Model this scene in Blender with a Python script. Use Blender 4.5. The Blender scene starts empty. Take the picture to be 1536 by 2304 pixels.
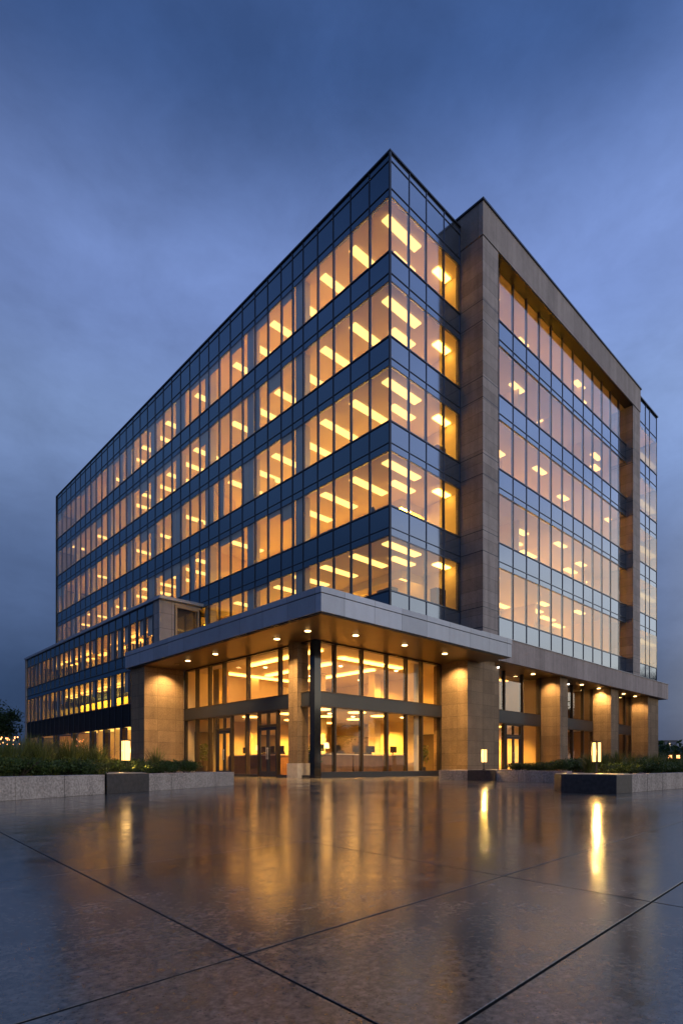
import bpy, math, random
from mathutils import Vector
random.seed(11)
R = math.radians
C = bpy.context.scene.collection
sc = bpy.context.scene

# ------------------------------------------------------------------ frame of reference
# world X runs along the entrance (right hand) facade, Y along the long (left hand) facade,
# the origin is the foot of the tower's corner.
CAM = (-20.26, -18.136, 0.533)
VIEW = (0.6864, 0.7270)          # horizontal viewing direction
RIGHT = (0.7270, -0.6864)
F = 1295.0 / 2304.0              # focal length / picture height

def cam_pt(x, d):                # metres to the right of / ahead of the photographer
    return (CAM[0] + RIGHT[0] * x + VIEW[0] * d, CAM[1] + RIGHT[1] * x + VIEW[1] * d)

def depth(x, y):
    return (x - CAM[0]) * VIEW[0] + (y - CAM[1]) * VIEW[1]

# ------------------------------------------------------------------ materials
def newmat(name):
    m = bpy.data.materials.new(name); m.use_nodes = True
    nt = m.node_tree; nt.nodes.clear()
    out = nt.nodes.new('ShaderNodeOutputMaterial')
    return m, nt, out

def N(nt, typ, **kw):
    n = nt.nodes.new(typ)
    for k, v in kw.items():
        if k in n.inputs: n.inputs[k].default_value = v
        else: setattr(n, k, v)
    return n

def L(nt, a, b): nt.links.new(a, b)

def principled(name, col, rough=.5, metal=0., var=.0, scale=3., bump=0., bscale=40., spec=.5, coat=0.):
    m, nt, out = newmat(name)
    p = N(nt, 'ShaderNodeBsdfPrincipled')
    p.inputs['Roughness'].default_value = rough
    p.inputs['Metallic'].default_value = metal
    p.inputs['Specular IOR Level'].default_value = spec
    p.inputs['Coat Weight'].default_value = coat
    p.inputs['Base Color'].default_value = (*col, 1)
    tc = N(nt, 'ShaderNodeTexCoord')
    if var > 0:
        nz = N(nt, 'ShaderNodeTexNoise'); nz.inputs['Scale'].default_value = scale; nz.inputs['Detail'].default_value = 6
        L(nt, tc.outputs['Object'], nz.inputs['Vector'])
        mr = N(nt, 'ShaderNodeMapRange'); mr.inputs['From Min'].default_value = .3; mr.inputs['From Max'].default_value = .7
        mr.inputs['To Min'].default_value = 1 - var; mr.inputs['To Max'].default_value = 1 + var
        L(nt, nz.outputs['Fac'], mr.inputs['Value'])
        mx = N(nt, 'ShaderNodeVectorMath', operation='SCALE')
        mx.inputs[0].default_value = col
        L(nt, mr.outputs['Result'], mx.inputs['Scale'])
        L(nt, mx.outputs['Vector'], p.inputs['Base Color'])
    if bump > 0:
        nb = N(nt, 'ShaderNodeTexNoise'); nb.inputs['Scale'].default_value = bscale; nb.inputs['Detail'].default_value = 4
        L(nt, tc.outputs['Object'], nb.inputs['Vector'])
        bp = N(nt, 'ShaderNodeBump'); bp.inputs['Strength'].default_value = bump; bp.inputs['Distance'].default_value = .02
        L(nt, nb.outputs['Fac'], bp.inputs['Height']); L(nt, bp.outputs['Normal'], p.inputs['Normal'])
    L(nt, p.outputs['BSDF'], out.inputs['Surface'])
    return m

def wall_uv(nt):
    """(along the wall, height) for upright walls running along X or Y"""
    tc = N(nt, 'ShaderNodeTexCoord'); ge = N(nt, 'ShaderNodeNewGeometry')
    sp = N(nt, 'ShaderNodeSeparateXYZ'); L(nt, tc.outputs['Object'], sp.inputs[0])
    sn = N(nt, 'ShaderNodeSeparateXYZ'); L(nt, ge.outputs['True Normal'], sn.inputs[0])
    ab = N(nt, 'ShaderNodeMath', operation='ABSOLUTE'); L(nt, sn.outputs['X'], ab.inputs[0])
    gt = N(nt, 'ShaderNodeMath', operation='GREATER_THAN'); L(nt, ab.outputs[0], gt.inputs[0]); gt.inputs[1].default_value = .6
    mx = N(nt, 'ShaderNodeMix', data_type='FLOAT')
    L(nt, gt.outputs[0], mx.inputs['Factor']); L(nt, sp.outputs['X'], mx.inputs[2]); L(nt, sp.outputs['Y'], mx.inputs[3])
    cb = N(nt, 'ShaderNodeCombineXYZ'); L(nt, mx.outputs[0], cb.inputs['X']); L(nt, sp.outputs['Z'], cb.inputs['Y'])
    return cb, tc

def panelled(name, col, bw, bh, joint=.012, dark=.35, rough=.75, off=0., metal=0., var=.12, grain=.5, gscale=45, zoff=0., xoff=0., spec=.3):
    """stone / metal cladding with recessed joints"""
    m, nt, out = newmat(name)
    cb, tc = wall_uv(nt)
    mp = N(nt, 'ShaderNodeMapping'); mp.inputs['Location'].default_value = (xoff, zoff, 0)
    L(nt, cb.outputs[0], mp.inputs['Vector'])
    br = N(nt, 'ShaderNodeTexBrick')
    br.offset = off; br.squash = 1
    br.inputs['Scale'].default_value = 1
    br.inputs['Brick Width'].default_value = bw; br.inputs['Row Height'].default_value = bh
    br.inputs['Mortar Size'].default_value = joint; br.inputs['Mortar Smooth'].default_value = .1
    br.inputs['Color1'].default_value = (*[c * .86 for c in col], 1)
    br.inputs['Color2'].default_value = (*[c * 1.12 for c in col], 1)
    br.inputs['Mortar'].default_value = (*[c * dark for c in col], 1)
    L(nt, mp.outputs[0], br.inputs['Vector'])
    n1 = N(nt, 'ShaderNodeTexNoise'); n1.inputs['Scale'].default_value = 1.7; n1.inputs['Detail'].default_value = 8; n1.inputs['Roughness'].default_value = .65
    L(nt, tc.outputs['Object'], n1.inputs['Vector'])
    n2 = N(nt, 'ShaderNodeTexNoise'); n2.inputs['Scale'].default_value = gscale; n2.inputs['Detail'].default_value = 3
    L(nt, tc.outputs['Object'], n2.inputs['Vector'])
    m3 = N(nt, 'ShaderNodeMapping'); m3.inputs['Scale'].default_value = (3.2, 3.2, .16); L(nt, tc.outputs['Object'], m3.inputs['Vector'])
    n3 = N(nt, 'ShaderNodeTexNoise'); n3.inputs['Scale'].default_value = 1; n3.inputs['Detail'].default_value = 4; L(nt, m3.outputs[0], n3.inputs['Vector'])
    n13 = N(nt, 'ShaderNodeMath', operation='ADD'); L(nt, n1.outputs['Fac'], n13.inputs[0]); L(nt, n3.outputs['Fac'], n13.inputs[1])
    n13b = N(nt, 'ShaderNodeMath', operation='MULTIPLY'); L(nt, n13.outputs[0], n13b.inputs[0]); n13b.inputs[1].default_value = .5
    ad = N(nt, 'ShaderNodeMath', operation='ADD'); L(nt, n13b.outputs[0], ad.inputs[0]); L(nt, n2.outputs['Fac'], ad.inputs[1])
    mr = N(nt, 'ShaderNodeMapRange'); mr.inputs['From Min'].default_value = .8; mr.inputs['From Max'].default_value = 1.2
    mr.inputs['To Min'].default_value = 1 - var * 1.7; mr.inputs['To Max'].default_value = 1 + var * 1.5
    L(nt, ad.outputs[0], mr.inputs['Value'])
    vs = N(nt, 'ShaderNodeVectorMath', operation='SCALE'); L(nt, br.outputs['Color'], vs.inputs[0]); L(nt, mr.outputs['Result'], vs.inputs['Scale'])
    p = N(nt, 'ShaderNodeBsdfPrincipled'); p.inputs['Roughness'].default_value = rough; p.inputs['Metallic'].default_value = metal
    p.inputs['Specular IOR Level'].default_value = spec
    L(nt, vs.outputs[0], p.inputs['Base Color'])
    inv = N(nt, 'ShaderNodeMath', operation='MULTIPLY_ADD'); L(nt, br.outputs['Fac'], inv.inputs[0]); inv.inputs[1].default_value = -1.0
    gm = N(nt, 'ShaderNodeMath', operation='MULTIPLY'); L(nt, n2.outputs['Fac'], gm.inputs[0]); gm.inputs[1].default_value = grain
    L(nt, gm.outputs[0], inv.inputs[2])
    bp = N(nt, 'ShaderNodeBump'); bp.inputs['Strength'].default_value = .35; bp.inputs['Distance'].default_value = .012
    L(nt, inv.outputs[0], bp.inputs['Height']); L(nt, bp.outputs['Normal'], p.inputs['Normal'])
    L(nt, p.outputs['BSDF'], out.inputs['Surface'])
    return m

def coated_fac(nt, lo, hi, pw=2.7):
    lw = N(nt, 'ShaderNodeLayerWeight'); lw.inputs['Blend'].default_value = .5
    pp = N(nt, 'ShaderNodeMath', operation='POWER'); L(nt, lw.outputs['Facing'], pp.inputs[0]); pp.inputs[1].default_value = pw
    mr = N(nt, 'ShaderNodeMapRange'); mr.inputs['To Min'].default_value = lo; mr.inputs['To Max'].default_value = hi
    L(nt, pp.outputs[0], mr.inputs['Value'])
    return mr.outputs['Result']

def glass(name, tint, lo, hi, refl=(1, 1, 1), wave=.0):
    m, nt, out = newmat(name)
    tr = N(nt, 'ShaderNodeBsdfTransparent'); tr.inputs['Color'].default_value = (*tint, 1)
    gl = N(nt, 'ShaderNodeBsdfGlossy'); gl.inputs['Roughness'].default_value = .0; gl.inputs['Color'].default_value = (*refl, 1)
    mx = N(nt, 'ShaderNodeMixShader')
    L(nt, coated_fac(nt, lo, hi), mx.inputs[0]); L(nt, tr.outputs[0], mx.inputs[1]); L(nt, gl.outputs[0], mx.inputs[2])
    if wave:
        tc = N(nt, 'ShaderNodeTexCoord')
        nz = N(nt, 'ShaderNodeTexNoise'); nz.inputs['Scale'].default_value = .9; nz.inputs['Detail'].default_value = 1
        L(nt, tc.outputs['Object'], nz.inputs['Vector'])
        bp = N(nt, 'ShaderNodeBump'); bp.inputs['Strength'].default_value = wave; bp.inputs['Distance'].default_value = .02
        L(nt, nz.outputs['Fac'], bp.inputs['Height']); L(nt, bp.outputs['Normal'], gl.inputs['Normal'])
    L(nt, mx.outputs[0], out.inputs['Surface'])
    return m

def spandrel_mat(name, col, lo, hi, refl):
    m, nt, out = newmat(name)
    df = N(nt, 'ShaderNodeBsdfDiffuse'); df.inputs['Color'].default_value = (*col, 1)
    gl = N(nt, 'ShaderNodeBsdfGlossy'); gl.inputs['Roughness'].default_value = .10; gl.inputs['Color'].default_value = (*refl, 1)
    mx = N(nt, 'ShaderNodeMixShader')
    L(nt, coated_fac(nt, lo, hi), mx.inputs[0]); L(nt, df.outputs[0], mx.inputs[1]); L(nt, gl.outputs[0], mx.inputs[2])
    tc = N(nt, 'ShaderNodeTexCoord')
    nz = N(nt, 'ShaderNodeTexNoise'); nz.inputs['Scale'].default_value = .7; nz.inputs['Detail'].default_value = 1
    L(nt, tc.outputs['Object'], nz.inputs['Vector'])
    bp = N(nt, 'ShaderNodeBump'); bp.inputs['Strength'].default_value = .25; bp.inputs['Distance'].default_value = .02
    L(nt, nz.outputs['Fac'], bp.inputs['Height']); L(nt, bp.outputs['Normal'], gl.inputs['Normal'])
    L(nt, mx.outputs[0], out.inputs['Surface'])
    return m

def emit(name, col, s):
    m, nt, out = newmat(name)
    e = N(nt, 'ShaderNodeEmission'); e.inputs['Color'].default_value = (*col, 1); e.inputs['Strength'].default_value = s
    L(nt, e.outputs[0], out.inputs['Surface'])
    return m

def leafmat(name, c1, c2):
    m, nt, out = newmat(name)
    oi = N(nt, 'ShaderNodeNewGeometry')
    mx = N(nt, 'ShaderNodeMix', data_type='RGBA')
    L(nt, oi.outputs['Random Per Island'], mx.inputs['Factor'])
    mx.inputs[6].default_value = (*c1, 1); mx.inputs[7].default_value = (*c2, 1)
    p = N(nt, 'ShaderNodeBsdfPrincipled'); p.inputs['Roughness'].default_value = .5; p.inputs['Specular IOR Level'].default_value = .3
    L(nt, mx.outputs[2], p.inputs['Base Color'])
    t = N(nt, 'ShaderNodeBsdfTranslucent'); L(nt, mx.outputs[2], t.inputs['Color'])
    ms = N(nt, 'ShaderNodeMixShader'); ms.inputs[0].default_value = .3
    L(nt, p.outputs[0], ms.inputs[1]); L(nt, t.outputs[0], ms.inputs[2])
    L(nt, ms.outputs[0], out.inputs['Surface'])
    return m

M = {}
M['glass'] = glass('window_glass', (.94, .92, .80), .085, .85, (1, 1, 1), .18)
M['glass_lobby'] = glass('lobby_glass', (.92, .90, .86), .045, .55, (1, 1, 1), .06)
M['spandrel'] = spandrel_mat('spandrel_glass', (.016, .030, .052), .14, .72, (.50, .75, .95))
M['spandrel_lit'] = spandrel_mat('spandrel_glass_sky_lit', (.05, .06, .08), .24, 1.0, (.72, .84, 1.0))  # brighter copy for the glow side, sky reflection put into its colour
M['black_panel'] = principled('black_panel', (.006, .006, .008), .6, 0, .2, 2, spec=.2)
M['mullion'] = principled('mullion_metal', (.03, .036, .05), .3, .4)
M['post'] = principled('corner_post_metal', (.026, .031, .043), .28, .4)
M['blackpost'] = principled('black_gloss', (.006, .007, .01), .12, 0, coat=.4)
M['band'] = principled('band_metal', (.016, .020, .032), .32, 0, .15, .8, spec=.4)
M['mullion_lit'] = principled('mullion_metal_sky_lit', (.11, .13, .17), .3, .8)  # lighter copy of the mullion metal, bright sky put into the colour
M['bronze'] = principled('bronze_frame', (.035, .026, .02), .4, .4)
M['stone_portal'] = panelled('portal_stone', (.30, .262, .245), 2.4, .66, .010, .5, off=.0, var=.2, zoff=.16)
M['stone_beam'] = panelled('beam_stone', (.30, .262, .245), 1.15, 30, .008, .55, var=.14, zoff=15, gscale=30)
M['stone_fascia'] = panelled('fascia_stone', (.31, .265, .25), 1.05, 30, .010, .55, var=.14, zoff=15)
M['stone_pier'] = panelled('pier_stone', (.225, .155, .092), 1.05, .62, .009, .5, off=.0, var=.16, gscale=22, zoff=.1)
M['stone_pale'] = principled('pale_stone', (.48, .43, .36), .7, 0, .12, 6, .2)
M['canopy_metal'] = panelled('canopy_panels', (.34, .37, .435), 1.55, 30, .010, .35, .42, metal=.35, var=.06, zoff=15, spec=.5)
M['canopy_cap'] = principled('canopy_cap', (.36, .38, .43), .4, .35, .06)
M['soffit'] = principled('soffit_bronze', (.115, .070, .030), .38, .3, .10, 1.5)
M['wing_stone'] = panelled('wing_stone', (.33, .31, .31), 2.2, 1.0, .012, .4, zoff=.45)
M['int_wall'] = principled('office_wall', (.78, .66, .46), .85, 0, .06, 1.2)
M['int_ceil'] = principled('office_ceiling', (.82, .75, .62), .9)
M['int_floor'] = principled('office_floor', (.60, .48, .33), .8)
M['int_dark'] = principled('office_dark', (.05, .035, .025), .6)
M['int_col'] = principled('interior_column_paint', (.55, .56, .58), .7)
M['blind'] = principled('window_blind', (.66, .58, .50), .9)
M['concrete'] = principled('rear_concrete', (.20, .20, .21), .8, 0, .1, .5)
M['roof'] = principled('roof_membrane', (.10, .10, .11), .8)
WARM = (1.0, .55, .10)
AMBER = (1.0, .53, .03)
M['strip'] = emit('ceiling_strip_glow', (1, .56, .15), 3.0)
M['strip2'] = emit('added_fill_glow', AMBER, 88)  # strong fill strips, added out of sight to brighten the offices
M['fill_strip_soft'] = emit('added_fill_glow_soft', (1.0, .50, .03), 66)
M['fill_strip_pale'] = emit('added_fill_glow_pale', (1.0, .58, .06), 108)
M['strip4'] = emit('corner_strip_glow', (1, .52, .09), 13)
M['strip3'] = emit('wing_strip_glow', WARM, 2.6)
M['wing_fill'] = emit('wing_fill_glow', AMBER, 22)  # unseen fill strips added to brighten the wing rooms
M['lobby_glow'] = emit('lobby_light_glow', (1.0, .48, .09), 9.5)
M['dim_glow'] = emit('dim_light_glow', (1.0, .42, .07), 4.0)
M['spot'] = emit('downlight_lens', (1.0, .60, .22), 16)
M['white_spot'] = emit('white_bulb', (1, .93, .85), 7)
M['lantern'] = emit('lantern_tube', (1.0, .56, .17), 3.6)
M['shade'] = emit('table_lamp_shade', (1, .6, .25), 4)
M['bulb'] = emit('fairy_bulb', (1, .38, .12), 7)
M['desk'] = principled('walnut', (.16, .085, .04), .45, 0, .2, 3)
M['top'] = principled('pale_counter', (.6, .5, .36), .4)
M['screen'] = principled('black_plastic', (.012, .012, .014), .4)
M['fabric'] = principled('chair_fabric', (.05, .045, .045), .8)
M['panel_beige'] = principled('beige_panel', (.42, .36, .24), .8)
M['curtain'] = principled('yellow_curtain', (.70, .52, .20), .85)
M['planter'] = panelled('planter_granite', (.36, .315, .28), 30, 30, .006, .4, zoff=15, xoff=15, var=.22, gscale=30)
M['granite_dark'] = principled('dark_granite', (.035, .032, .034), .45, 0, .35, 14, .15, 60)
M['granite_top'] = principled('granite_top', (.33, .29, .23), .5, 0, .15, 9)
M['soil'] = principled('soil', (.02, .014, .01), .95)
M['leaf'] = leafmat('shrub_leaf', (.030, .055, .014), (.075, .115, .028))
M['leafy'] = leafmat('grass_blade', (.06, .085, .02), (.16, .18, .05))
M['tree_leaf'] = leafmat('tree_leaf', (.012, .030, .010), (.05, .09, .03))
M['bark'] = principled('bark', (.04, .03, .022), .9, 0, .3, 8)
M['far'] = principled('far_facade', (.12, .14, .2), .8)
M['far_lit'] = emit('far_lit_window', (1, .75, .5), .9)
M['wood_rack'] = principled('shelf_wood', (.22, .12, .05), .6)

def plaza_mat():
    m, nt, out = newmat('polished_concrete')
    tc = N(nt, 'ShaderNodeTexCoord')
    def noise(scale, detail=5, rough=.6):
        n = N(nt, 'ShaderNodeTexNoise'); n.inputs['Scale'].default_value = scale; n.inputs['Detail'].default_value = detail; n.inputs['Roughness'].default_value = rough
        L(nt, tc.outputs['Object'], n.inputs['Vector']); return n
    big, mid, fine = noise(.55, 8, .62), noise(5, 8, .7), noise(42, 5, .7)
    r1 = N(nt, 'ShaderNodeValToRGB')
    r1.color_ramp.elements[0].position = .36; r1.color_ramp.elements[0].color = (.048, .043, .037, 1)
    r1.color_ramp.elements[1].position = .66; r1.color_ramp.elements[1].color = (.185, .165, .142, 1)
    ad = N(nt, 'ShaderNodeMath', operation='MULTIPLY_ADD'); L(nt, mid.outputs['Fac'], ad.inputs[0]); ad.inputs[1].default_value = .55
    sc_ = N(nt, 'ShaderNodeMath', operation='MULTIPLY'); L(nt, big.outputs['Fac'], sc_.inputs[0]); sc_.inputs[1].default_value = .45
    L(nt, sc_.outputs[0], ad.inputs[2]); L(nt, ad.outputs[0], r1.inputs[0])
    # aggregate specks
    vo = N(nt, 'ShaderNodeTexVoronoi'); vo.inputs['Scale'].default_value = 75; L(nt, tc.outputs['Object'], vo.inputs['Vector'])
    lt = N(nt, 'ShaderNodeMath', operation='LESS_THAN'); L(nt, vo.outputs['Distance'], lt.inputs[0]); lt.inputs[1].default_value = .2
    gt = N(nt, 'ShaderNodeMath', operation='GREATER_THAN'); L(nt, mid.outputs['Fac'], gt.inputs[0]); gt.inputs[1].default_value = .52
    sp = N(nt, 'ShaderNodeMath', operation='MULTIPLY'); L(nt, lt.outputs[0], sp.inputs[0]); L(nt, gt.outputs[0], sp.inputs[1])
    s2 = N(nt, 'ShaderNodeMath', operation='MULTIPLY'); L(nt, sp.outputs[0], s2.inputs[0]); s2.inputs[1].default_value = .9
    fm = N(nt, 'ShaderNodeMapRange'); fm.inputs['From Min'].default_value = .3; fm.inputs['From Max'].default_value = .7
    fm.inputs['To Min'].default_value = .35; fm.inputs['To Max'].default_value = 1.65; L(nt, fine.outputs['Fac'], fm.inputs['Value'])
    vs = N(nt, 'ShaderNodeVectorMath', operation='SCALE'); L(nt, r1.outputs[0], vs.inputs[0]); L(nt, fm.outputs[0], vs.inputs['Scale'])
    mx = N(nt, 'ShaderNodeMix', data_type='RGBA'); L(nt, s2.outputs[0], mx.inputs['Factor']); L(nt, vs.outputs[0], mx.inputs[6]); mx.inputs[7].default_value = (.012, .011, .010, 1)
    p = N(nt, 'ShaderNodeBsdfPrincipled'); L(nt, mx.outputs[2], p.inputs['Base Color'])
    p.inputs['Specular IOR Level'].default_value = .8
    rr = N(nt, 'ShaderNodeMapRange'); rr.inputs['From Min'].default_value = .40; rr.inputs['From Max'].default_value = .60
    rr.inputs['To Min'].default_value = .06; rr.inputs['To Max'].default_value = .25
    rm = N(nt, 'ShaderNodeMath', operation='ADD'); L(nt, fine.outputs['Fac'], rm.inputs[0]); L(nt, mid.outputs['Fac'], rm.inputs[1])
    rb = N(nt, 'ShaderNodeMath', operation='ADD'); L(nt, rm.outputs[0], rb.inputs[0]); L(nt, big.outputs['Fac'], rb.inputs[1])
    rh = N(nt, 'ShaderNodeMath', operation='MULTIPLY'); L(nt, rb.outputs[0], rh.inputs[0]); rh.inputs[1].default_value = .3333
    L(nt, rh.outputs[0], rr.inputs['Value']); L(nt, rr.outputs[0], p.inputs['Roughness'])
    b1 = N(nt, 'ShaderNodeBump'); b1.inputs['Strength'].default_value = .3; b1.inputs['Distance'].default_value = .0015
    L(nt, fine.outputs['Fac'], b1.inputs['Height'])
    wv = noise(11, 3, .55)
    b2 = N(nt, 'ShaderNodeBump'); b2.inputs['Strength'].default_value = 1.0; b2.inputs['Distance'].default_value = .0006
    L(nt, wv.outputs['Fac'], b2.inputs['Height']); L(nt, b1.outputs['Normal'], b2.inputs['Normal'])
    L(nt, b2.outputs['Normal'], p.inputs['Normal'])
    L(nt, p.outputs[0], out.inputs['Surface'])
    return m
M['plaza'] = plaza_mat()
M['joint'] = principled('plaza_joint', (.006, .006, .006), .9)
M['lawn'] = principled('dark_lawn', (.02, .03, .012), .95, 0, .3, .4)

# ------------------------------------------------------------------ mesh helpers
class MB:
    def __init__(s): s.v = []; s.f = []; s.m = []
    def quad(s, a, b, c, d, m=0):
        i = len(s.v); s.v += [a, b, c, d]; s.f.append((i, i + 1, i + 2, i + 3)); s.m.append(m)
    def box(s, x0, x1, y0, y1, z0, z1, m=0, mt=None, mb=None):
        i = len(s.v)
        s.v += [(x0, y0, z0), (x1, y0, z0), (x1, y1, z0), (x0, y1, z0), (x0, y0, z1), (x1, y0, z1), (x1, y1, z1), (x0, y1, z1)]
        for q, mm in (((0, 3, 2, 1), mb), ((4, 5, 6, 7), mt), ((0, 1, 5, 4), None), ((1, 2, 6, 5), None), ((2, 3, 7, 6), None), ((3, 0, 4, 7), None)):
            s.f.append(tuple(i + k for k in q)); s.m.append(m if mm is None else mm)
        return s
    def prism(s, poly, z0, z1, m=0, mt=None):
        i = len(s.v); n = len(poly)
        s.v += [(x, y, z0) for x, y in poly] + [(x, y, z1) for x, y in poly]
        s.f.append(tuple(i + k for k in reversed(range(n)))); s.m.append(m)
        s.f.append(tuple(i + n + k for k in range(n))); s.m.append(m if mt is None else mt)
        for k in range(n):
            j = (k + 1) % n
            s.f.append((i + k, i + j, i + n + j, i + n + k)); s.m.append(m)
        return s
    def tube(s, pts, rads, n=8, m=0, caps=True):
        rings = []
        for k, p in enumerate(pts):
            p = Vector(p)
            d = (Vector(pts[min(k + 1, len(pts) - 1)]) - Vector(pts[max(k - 1, 0)])).normalized()
            u = d.orthogonal().normalized(); w = d.cross(u)
            i = len(s.v)
            for a in range(n):
                t = 2 * math.pi * a / n
                s.v.append(tuple(p + (u * math.cos(t) + w * math.sin(t)) * rads[k]))
            rings.append(i)
        for k in range(len(rings) - 1):
            a, b = rings[k], rings[k + 1]
            # keep neighbouring rings aligned
            for q in range(n):
                s.f.append((a + q, a + (q + 1) % n, b + (q + 1) % n, b + q)); s.m.append(m)
        if caps:
            s.f.append(tuple(rings[0] + q for q in reversed(range(n)))); s.m.append(m)
            s.f.append(tuple(rings[-1] + q for q in range(n))); s.m.append(m)
        return s
    def cyl(s, x, y, z0, z1, r, n=16, m=0, r1=None):
        r1 = r if r1 is None else r1
        i = len(s.v)
        for k in range(n):
            t = 2 * math.pi * k / n
            s.v.append((x + r * math.cos(t), y + r * math.sin(t), z0))
        for k in range(n):
            t = 2 * math.pi * k / n
            s.v.append((x + r1 * math.cos(t), y + r1 * math.sin(t), z1))
        s.f.append(tuple(i + k for k in reversed(range(n)))); s.m.append(m)
        s.f.append(tuple(i + n + k for k in range(n))); s.m.append(m)
        for k in range(n):
            j = (k + 1) % n
            s.f.append((i + k, i + j, i + n + j, i + n + k)); s.m.append(m)
        return s
    def build(s, name, mats, parent=None, bevel=0., smooth=False, loc=None):
        me = bpy.data.meshes.new(name); me.from_pydata(s.v, [], s.f); me.update()
        if not isinstance(mats, (list, tuple)): mats = [mats]
        for m in mats: me.materials.append(m)
        if len(mats) > 1: me.polygons.foreach_set('material_index', s.m)
        if smooth: me.polygons.foreach_set('use_smooth', [True] * len(me.polygons))
        o = bpy.data.objects.new(name, me); C.objects.link(o)
        if parent: o.parent = parent
        if loc: o.location = loc
        if bevel:
            b = o.modifiers.new('bevel', 'BEVEL'); b.width = bevel; b.segments = 2; b.limit_method = 'ANGLE'
        return o

def tag(o, label=None, cat=None, group=None, kind=None):
    if label: o['label'] = label
    if cat: o['category'] = cat
    if group: o['group'] = group
    if kind: o['kind'] = kind
    return o

def thing(name, label, cat, loc=(0, 0, 0), rz=0, group=None):
    o = bpy.data.objects.new(name, None); C.objects.link(o)
    o.location = loc; o.rotation_euler = (0, 0, rz); o.empty_display_size = .2
    return tag(o, label, cat, group)

def dup(root, loc, rz=0, label=None, group=None, scale=None):
    r = root.copy(); C.objects.link(r); r.location = loc; r.rotation_euler = (0, 0, rz)
    if label: r['label'] = label
    if group: r['group'] = group
    if scale: r.scale = scale
    for ch in list(root.children):
        c = ch.copy(); C.objects.link(c); c.parent = r
        for g in list(ch.children):
            d = g.copy(); C.objects.link(d); d.parent = c
    return r

def box(name, mat, parent, *a, bevel=0.):
    return MB().box(*a).build(name, mat, parent, bevel)

# ------------------------------------------------------------------ ground
g = MB(); g.quad((-3000, -3000, -.03), (3000, -3000, -.03), (3000, 3000, -.03), (-3000, 3000, -.03))
tag(g.build('ground', M['lawn']), kind='structure')
# cast concrete fields with open joints between them, over a dark bed
g = MB()
JX = [(-18.18, .0085), (-16.625, .0085)]      # joints running with the long facade:  x = c + .07 y
JY = [(-15.976, .010), (-15.30, .010), (-13.68, .005)]   # joints across it:  y = c + .076 x
def crossing(ca, cb):
    x = (ca + .07 * cb) / (1 - .07 * .076)
    return x, cb + .076 * x
ex = [-48] + [v for x, w in JX for v in (x - w / 2, x + w / 2)] + [48]
ey = [-45] + [v for y, w in JY for v in (y - w / 2, y + w / 2)] + [60]
for i in range(0, len(ex), 2):
    for j in range(0, len(ey), 2):
        x0, x1, y0, y1 = ex[i], ex[i + 1], ey[j], ey[j + 1]; c = .0012
        k = len(g.v)
        P4 = [crossing(x0, y0), crossing(x1, y0), crossing(x1, y1), crossing(x0, y1)]; Q4 = [crossing(x0 + c, y0 + c), crossing(x1 - c, y0 + c), crossing(x1 - c, y1 - c), crossing(x0 + c, y1 - c)]
        g.v += [(*p, -.02) for p in P4] + [(*p, -c) for p in P4] + [(*p, 0) for p in Q4]
        for q in range(4):
            r_ = (q + 1) % 4
            g.f.append((k + q, k + r_, k + 4 + r_, k + 4 + q)); g.f.append((k + 4 + q, k + 4 + r_, k + 8 + r_, k + 8 + q)); g.m += [1, 0]
        g.f.append((k + 8, k + 9, k + 10, k + 11)); g.m.append(0)
g.quad(*[(*crossing(x, y), -.02) for x, y in ((-48, -45), (48, -45), (48, 60), (-48, 60))], 1)
tag(g.build('plaza', [M['plaza'], M['joint']]), kind='structure')

# ------------------------------------------------------------------ the building
B = thing('office_building', 'large glass office building with amber-lit windows, stone portal and entrance canopy', 'building')
WIN = []       # (projected size, plane, quad, material) collected first, built at the end
def add_window(pl, a0, a1, z0, z1, p, mat='glass'):
    """pl 'x': wall in the plane X=p facing -X, a = Y;  pl 'y': plane Y=p facing -Y, a = X"""
    if pl == 'x': q = [(p, a1, z0), (p, a0, z0), (p, a0, z1), (p, a1, z1)]
    else: q = [(a0, p, z0), (a1, p, z0), (a1, p, z1), (a0, p, z1)]
    def pr(v):
        d = depth(v[0], v[1]); x = ((v[0] - CAM[0]) * RIGHT[0] + (v[1] - CAM[1]) * RIGHT[1]) / d
        return x, (v[2] - CAM[2]) / d
    s = [pr(v) for v in q]
    area = abs((s[2][0] - s[0][0]) * (s[3][1] - s[1][1]) - (s[3][0] - s[1][0]) * (s[2][1] - s[0][1])) / 2
    WIN.append((area, q, mat))

def vbar(name, mat, pl, p, a, z0, z1, w, out_, in_):
    if pl == 'y' and z0 > 6.4 and mat == M['mullion']: mat = M['mullion_lit']
    if pl == 'x': return box(name, mat, B, p - out_, p + in_, a - w / 2, a + w / 2, z0, z1)
    return box(name, mat, B, a - w / 2, a + w / 2, p - out_, p + in_, z0, z1)
def hbar(name, mat, pl, p, a0, a1, z0, z1, out_, in_):
    if pl == 'y' and z0 > 6.4 and mat == M['mullion']: mat = M['mullion_lit']
    if pl == 'x': return box(name, mat, B, p - out_, p + in_, a0, a1, z0, z1)
    return box(name, mat, B, a0, a1, p - out_, p + in_, z0, z1)

S = [8.79 + 4.0 * i for i in range(5)]
WH = 2.60
YEND = 47.9
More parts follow.
